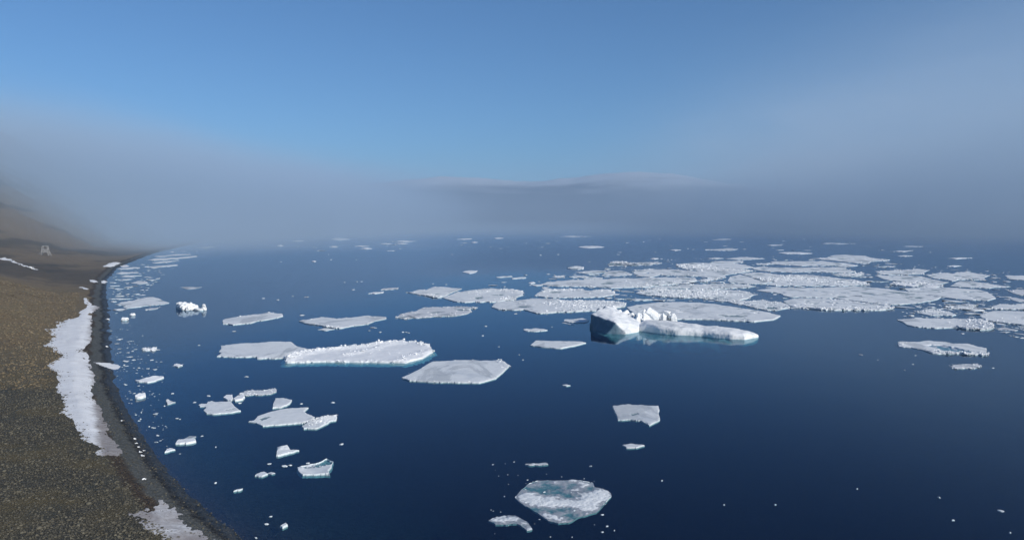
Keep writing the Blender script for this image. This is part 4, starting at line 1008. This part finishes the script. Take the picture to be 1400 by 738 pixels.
snow_patch('dirty grey snow patch at the bottom of the beach', [(172, 699), (195, 696), (208, 688), (212, 681), (226, 682), (240, 690), (252, 697), (250, 708), (258, 718), (278, 725), (300, 740), (230, 745), (215, 738), (196, 724)], 0.25, dirty=lambda x, y: 0.62)
snow_patch('white tongue of snow reaching over the dark beach to the water', [(126, 494.5), (140, 495), (152, 496), (161, 498), (165, 500.5), (161, 504.5), (156, 505), (147, 503.5), (138, 500)], 0.7, 0.03, seg=1.5)
snow_patch('thin streak of snow slanting down the slope at the left edge', Z(0, 320, 8.75, (-60, 275), (0, 288), (60, 285), (140, 300), (150, 318), (260, 358), (350, 385), (480, 430), (420, 425), (300, 392), (200, 360), (100, 322), (0, 302), (-60, 292)), 0.5, 0.04, seg=1.6)
snow_patch('snow patch on the point of the far beach', Z(*L1, (0, 385), (40, 368), (80, 345), (130, 335), (180, 336), (240, 350), (180, 368), (140, 385), (90, 394), (20, 394)), 0.8, 0.05, seg=1.3)
snow_patch('smaller snow patch beside the one on the far point', Z(*L1, (200, 382), (240, 372), (290, 367), (330, 386), (280, 394), (230, 394)), 0.6, 0.05, seg=1.3)
snow_patch('snow lump stranded at the waterline above the long snow bank', Z(*L1, (-20, 560), (20, 550), (70, 568), (30, 588), (-10, 585)), 0.8, 0.05, seg=1.2)
snow_patch('pale snow scrap above the upper tip of the long snow bank', Z(0, 320, 8.75, (920, 630), (1000, 632), (1070, 655), (1040, 665), (960, 645)), 0.4, 0.05, seg=1.2)
snow_patch('wispy snow scrap between the stranded lump and the grey slope', Z(0, 320, 8.75, (1060, 545), (1130, 548), (1190, 570), (1130, 580), (1080, 570)), 0.35, 0.08, seg=1.2)
snow_patch('tiny snow patch far along the beach near the fog', Z(*L1, (805, 218), (830, 208), (868, 214), (840, 222)), 0.9, 0.04, seg=1.0)
snow_patch('short streak of snow at the left edge below the fog', Z(0, 280, 3.21, (-20, 88), (0, 91), (26, 101), (10, 102), (-20, 96)), 0.5, 0.04, seg=1.2)

# ------------------------------------------------------------------ stones of the near shore
def stone_mat():
    m = new_mat('grey_stone'); nt = m.node_tree
    p = coords(nt)
    oi = attr(nt, 'tone')
    n = tnoise(nt, p, 3.0, 3)
    c = mixc(nt, oi, (0.048, 0.044, 0.033), (0.150, 0.137, 0.100))
    c = mixc(nt, n.step(0.5, 0.7) * 0.35, c, (0.12, 0.105, 0.065))
    principled(nt, c, 0.9, None, 0.2)
    return m
def scatter_stones(name, count, box, smin, smax, rmin, rmax, seed, bias=0.0):
    rs = np.random.RandomState(seed)
    x = rs.uniform(box[0], box[1], count * 6); y = box[2] + (box[3] - box[2]) * rs.uniform(0, 1, count * 6) ** (1 + bias)
    z, s = terrain(x, y)
    ok = (s > smin) & (s < smax) & (np.abs(x / y) < 0.74) & (waves(x, y, 10, 40) + rs.uniform(-1.2, 1.2, len(x)) > -0.5)
    x, y, z = x[ok][:count], y[ok][:count], z[ok][:count]
    n = len(x)
    r = np.clip(rs.lognormal(math.log(rmin * 1.5), 0.38, n), rmin * .6, rmax)
    base = np.array([tuple(v) for v in ICO_V]); fb = np.array(ICO_F)
    nv = len(base)
    var = 1 + rs.uniform(-0.26, 0.26, (n, nv, 1))
    ax = np.stack([rs.uniform(.75, 1.4, n), rs.uniform(.7, 1.2, n), rs.uniform(.4, .8, n)], -1)[:, None, :]
    v = base[None] * var * ax * r[:, None, None]
    a = rs.uniform(0, 6.283, n); ca, sa = np.cos(a)[:, None], np.sin(a)[:, None]
    vx = v[..., 0] * ca - v[..., 1] * sa + x[:, None]; vy = v[..., 0] * sa + v[..., 1] * ca + y[:, None]; vz = v[..., 2] + (z + r * 0.12)[:, None]
    co = np.stack([vx, vy, vz], -1).reshape(-1, 3)
    f = (fb[None] + (np.arange(n) * nv)[:, None, None]).reshape(-1, 3)
    me = bpy.data.meshes.new(name)
    me.vertices.add(len(co)); me.vertices.foreach_set('co', co.ravel())
    me.loops.add(f.size); me.loops.foreach_set('vertex_index', f.ravel().astype(np.int32))
    me.polygons.add(len(f)); me.polygons.foreach_set('loop_start', np.arange(0, f.size, 3, dtype=np.int32))
    me.update(calc_edges=True)
    at = me.attributes.new('tone', 'FLOAT', 'POINT'); at.data.foreach_set('value', np.repeat(rs.beta(1.6, 2.2, n), nv).astype(np.float32))
    return me
M_STONE = stone_mat()
tag(link_mesh('stones', scatter_stones('stones', 24000, (-150, 10, 62, 260), 7.0, 90, 0.085, 0.42, 3, 0.5), M_STONE), 'grey stones strewn over the near shore', kind='stuff')
tag(link_mesh('beach_cobbles', scatter_stones('beach_cobbles', 7000, (-110, 20, 58, 260), -0.6, 7.0, 0.06, 0.22, 5, 0.6), M_STONE), 'cobbles on the beach', kind='stuff')
tag(link_mesh('tussocks', scatter_stones('tussocks', 14000, (-330, -60, 180, 430), 13.0, 260, 0.15, 0.5, 8, 0.0), None), 'low tufts of tundra plants on the brown slope', kind='stuff')
mt = new_mat('tundra_plants'); nt_ = mt.node_tree
principled(nt_, mixc(nt_, attr(nt_, 'tone'), (0.085, 0.066, 0.040), (0.235, 0.185, 0.112)), 0.95, None, 0.1)
bpy.data.objects['tussocks'].data.materials.append(mt)

# white bits of ice stranded on the dark beach
for (x, y, w) in [(186, 606, 3), (189, 611, 3), (191, 618, 4), (196, 616, 3), (194, 623, 4), (184, 600, 3), (166, 575, 2.5), (147, 437, 4), (146, 474, 3), (196, 655, 5)]:
    p = W(x, y, 0.6)
    for _ in range(10):
        p = W(x, y, max(0.0, height(p.x, p.y)))
    r = w * p.y / FPX * 0.5
    L = Lumps(); L.add((p.x, p.y, p.z + r * 0.3), r, 0.7); L.add((p.x + r, p.y + .1, p.z + r * 0.15), r * .5, 0.7)
    tag(L.build('stranded_ice', M_WHITE, None, tuple(p)), 'small white lump of ice stranded on the beach stones', 'ice lump', 'ice lumps stranded on the beach')

# ------------------------------------------------------------------ the weathered timber tower on the slope
def timber():
    m = new_mat('bleached_timber'); nt = m.node_tree
    n = tnoise(nt, coords(nt, 'Object', (1, 1, 0.2)), 6.0, 4, 0.6)
    principled(nt, mixc(nt, n, (0.16, 0.155, 0.145), (0.40, 0.39, 0.375)), 0.9, bump(nt, n, 0.4, 0.03), 0.15)
    return m
M_WOOD = timber()
def beam(name, a, b, w, parent, mat=M_WOOD, d=None):
    a, b = Vector(a), Vector(b); q = (b - a).to_track_quat('Z', 'Y'); d = d or w
    bm = bmesh.new()
    bmesh.ops.create_cube(bm, size=1.0, matrix=Matrix.LocRotScale((a + b) / 2, q, (w, d, (b - a).length)))
    bmesh.ops.bevel(bm, geom=bm.edges, offset=min(w, d) * 0.12, segments=1, affect='EDGES')
    me = bpy.data.meshes.new(name); bm.to_mesh(me); bm.free()
    return link_mesh(name, me, mat, parent)
tp = W(62, 349, 5)
for _ in range(30):
    tp = W(62, 349, height(tp.x, tp.y) * 0.5 + tp.z * 0.5)
tz = tp.y / FPX                                        # metres per photograph pixel there
TW = empty('timber_tower', tp); TW.rotation_euler.z = R(14)
tag(TW, 'old bleached timber tower with splayed legs standing on the brown slope', 'tower')
Hh = 13.0 * tz; bw, tw = 4.7 * tz, 2.8 * tz
cs = [(-1, -1), (1, -1), (1, 1), (-1, 1)]
for sx, sy in cs:
    beam('leg', (sx * bw, sy * bw * 0.8, -0.4), (sx * tw, sy * tw * 0.8, Hh), 0.85 * tz, TW)
for k, z in enumerate((0.34, 0.62, 0.97)):
    w = bw + (tw - bw) * z
    for (ax, ay), (bx, by) in zip(cs, cs[1:] + cs[:1]):
        beam('crossbeam', (ax * w, ay * w * 0.8, Hh * z), (bx * w, by * w * 0.8, Hh * z), 0.6 * tz, TW)
for (ax, ay), (bx, by) in zip(cs, cs[1:] + cs[:1]):
    w0, w1 = bw * 0.97, bw + (tw - bw) * 0.6
    beam('brace', (ax * w0, ay * w0 * 0.8, Hh * 0.03), (bx * w1, by * w1 * 0.8, Hh * 0.6), 0.4 * tz, TW)
wm = bw + (tw - bw) * 0.5
for sx in (-0.45, 0.0, 0.45):
    beam('wall_board', (sx * wm * 1.1, -wm * 0.82, Hh * 0.30), (sx * wm * 1.1, -wm * 0.76, Hh * 0.64), 1.0 * tz, TW, d=0.3 * tz)
beam('deck', (0, -tw * 0.8, Hh * 0.64), (0, tw * 0.8, Hh * 0.64), 2.2 * tw, TW, d=0.35 * tz)
beam('prop', (-bw * 2.0, 0.3, -0.3), (-bw * 0.75, 0, Hh * 0.62), 0.5 * tz, TW)
beam('prop', (bw * 1.75, -0.5, -0.6), (bw * 0.75, 0, Hh * 0.72), 0.5 * tz, TW)

# ------------------------------------------------------------------ fine brash in the leads of the pack and along the beach
def brash(name, regions, label):
    L = Lumps()
    for poly, count, w0, w1 in regions:
        xs = [p[0] for p in poly]; ys = [p[1] for p in poly]; n = 0
        while n < count:
            q = (RND.uniform(min(xs), max(xs)), RND.uniform(min(ys), max(ys)))
            if not inside(q, poly): continue
            n += 1
            c = W(*q); r = min(w1, max(w0, RND.lognormvariate(math.log(w0 * 1.7), 0.6)))
            L.add((c.x, c.y, 0.0), r, 1, 0.05, ax=(1.3, RND.uniform(.5, 1.0), RND.uniform(0.10, 0.24) / r ** 0.4), box=RND.random() < 0.5)
    o = L.build(name, M_ICE, None, (0, 0, 0)); tag(o, label, kind='stuff')
brash('brash_ice', [
    ([(735, 385), (790, 372), (900, 352), (1000, 352), (1100, 348), (1260, 362), (1390, 372), (1395, 400), (1330, 435), (1230, 424), (1080, 422), (960, 412), (860, 412), (840, 408), (740, 404)], 900, 0.7, 4.5),
    ([(1230, 418), (1400, 418), (1400, 465), (1360, 452), (1240, 440)], 150, 0.4, 2.2),
    ([(148, 440), (175, 440), (215, 470), (225, 510), (215, 560), (250, 620), (240, 640), (205, 600), (172, 545), (155, 500)], 130, 0.10, 0.5),
    ([(155, 372), (240, 345), (290, 332), (300, 338), (240, 365), (200, 400), (160, 430), (150, 405)], 160, 0.5, 3.0),
    ([(540, 345), (800, 340), (1250, 345), (1250, 332), (800, 326), (420, 326), (390, 345)], 60, 1.2, 6.0),
    ([(660, 620), (840, 660), (840, 735), (660, 735)], 60, 0.06, 0.22)], 'fine broken ice in the leads and along the shore')
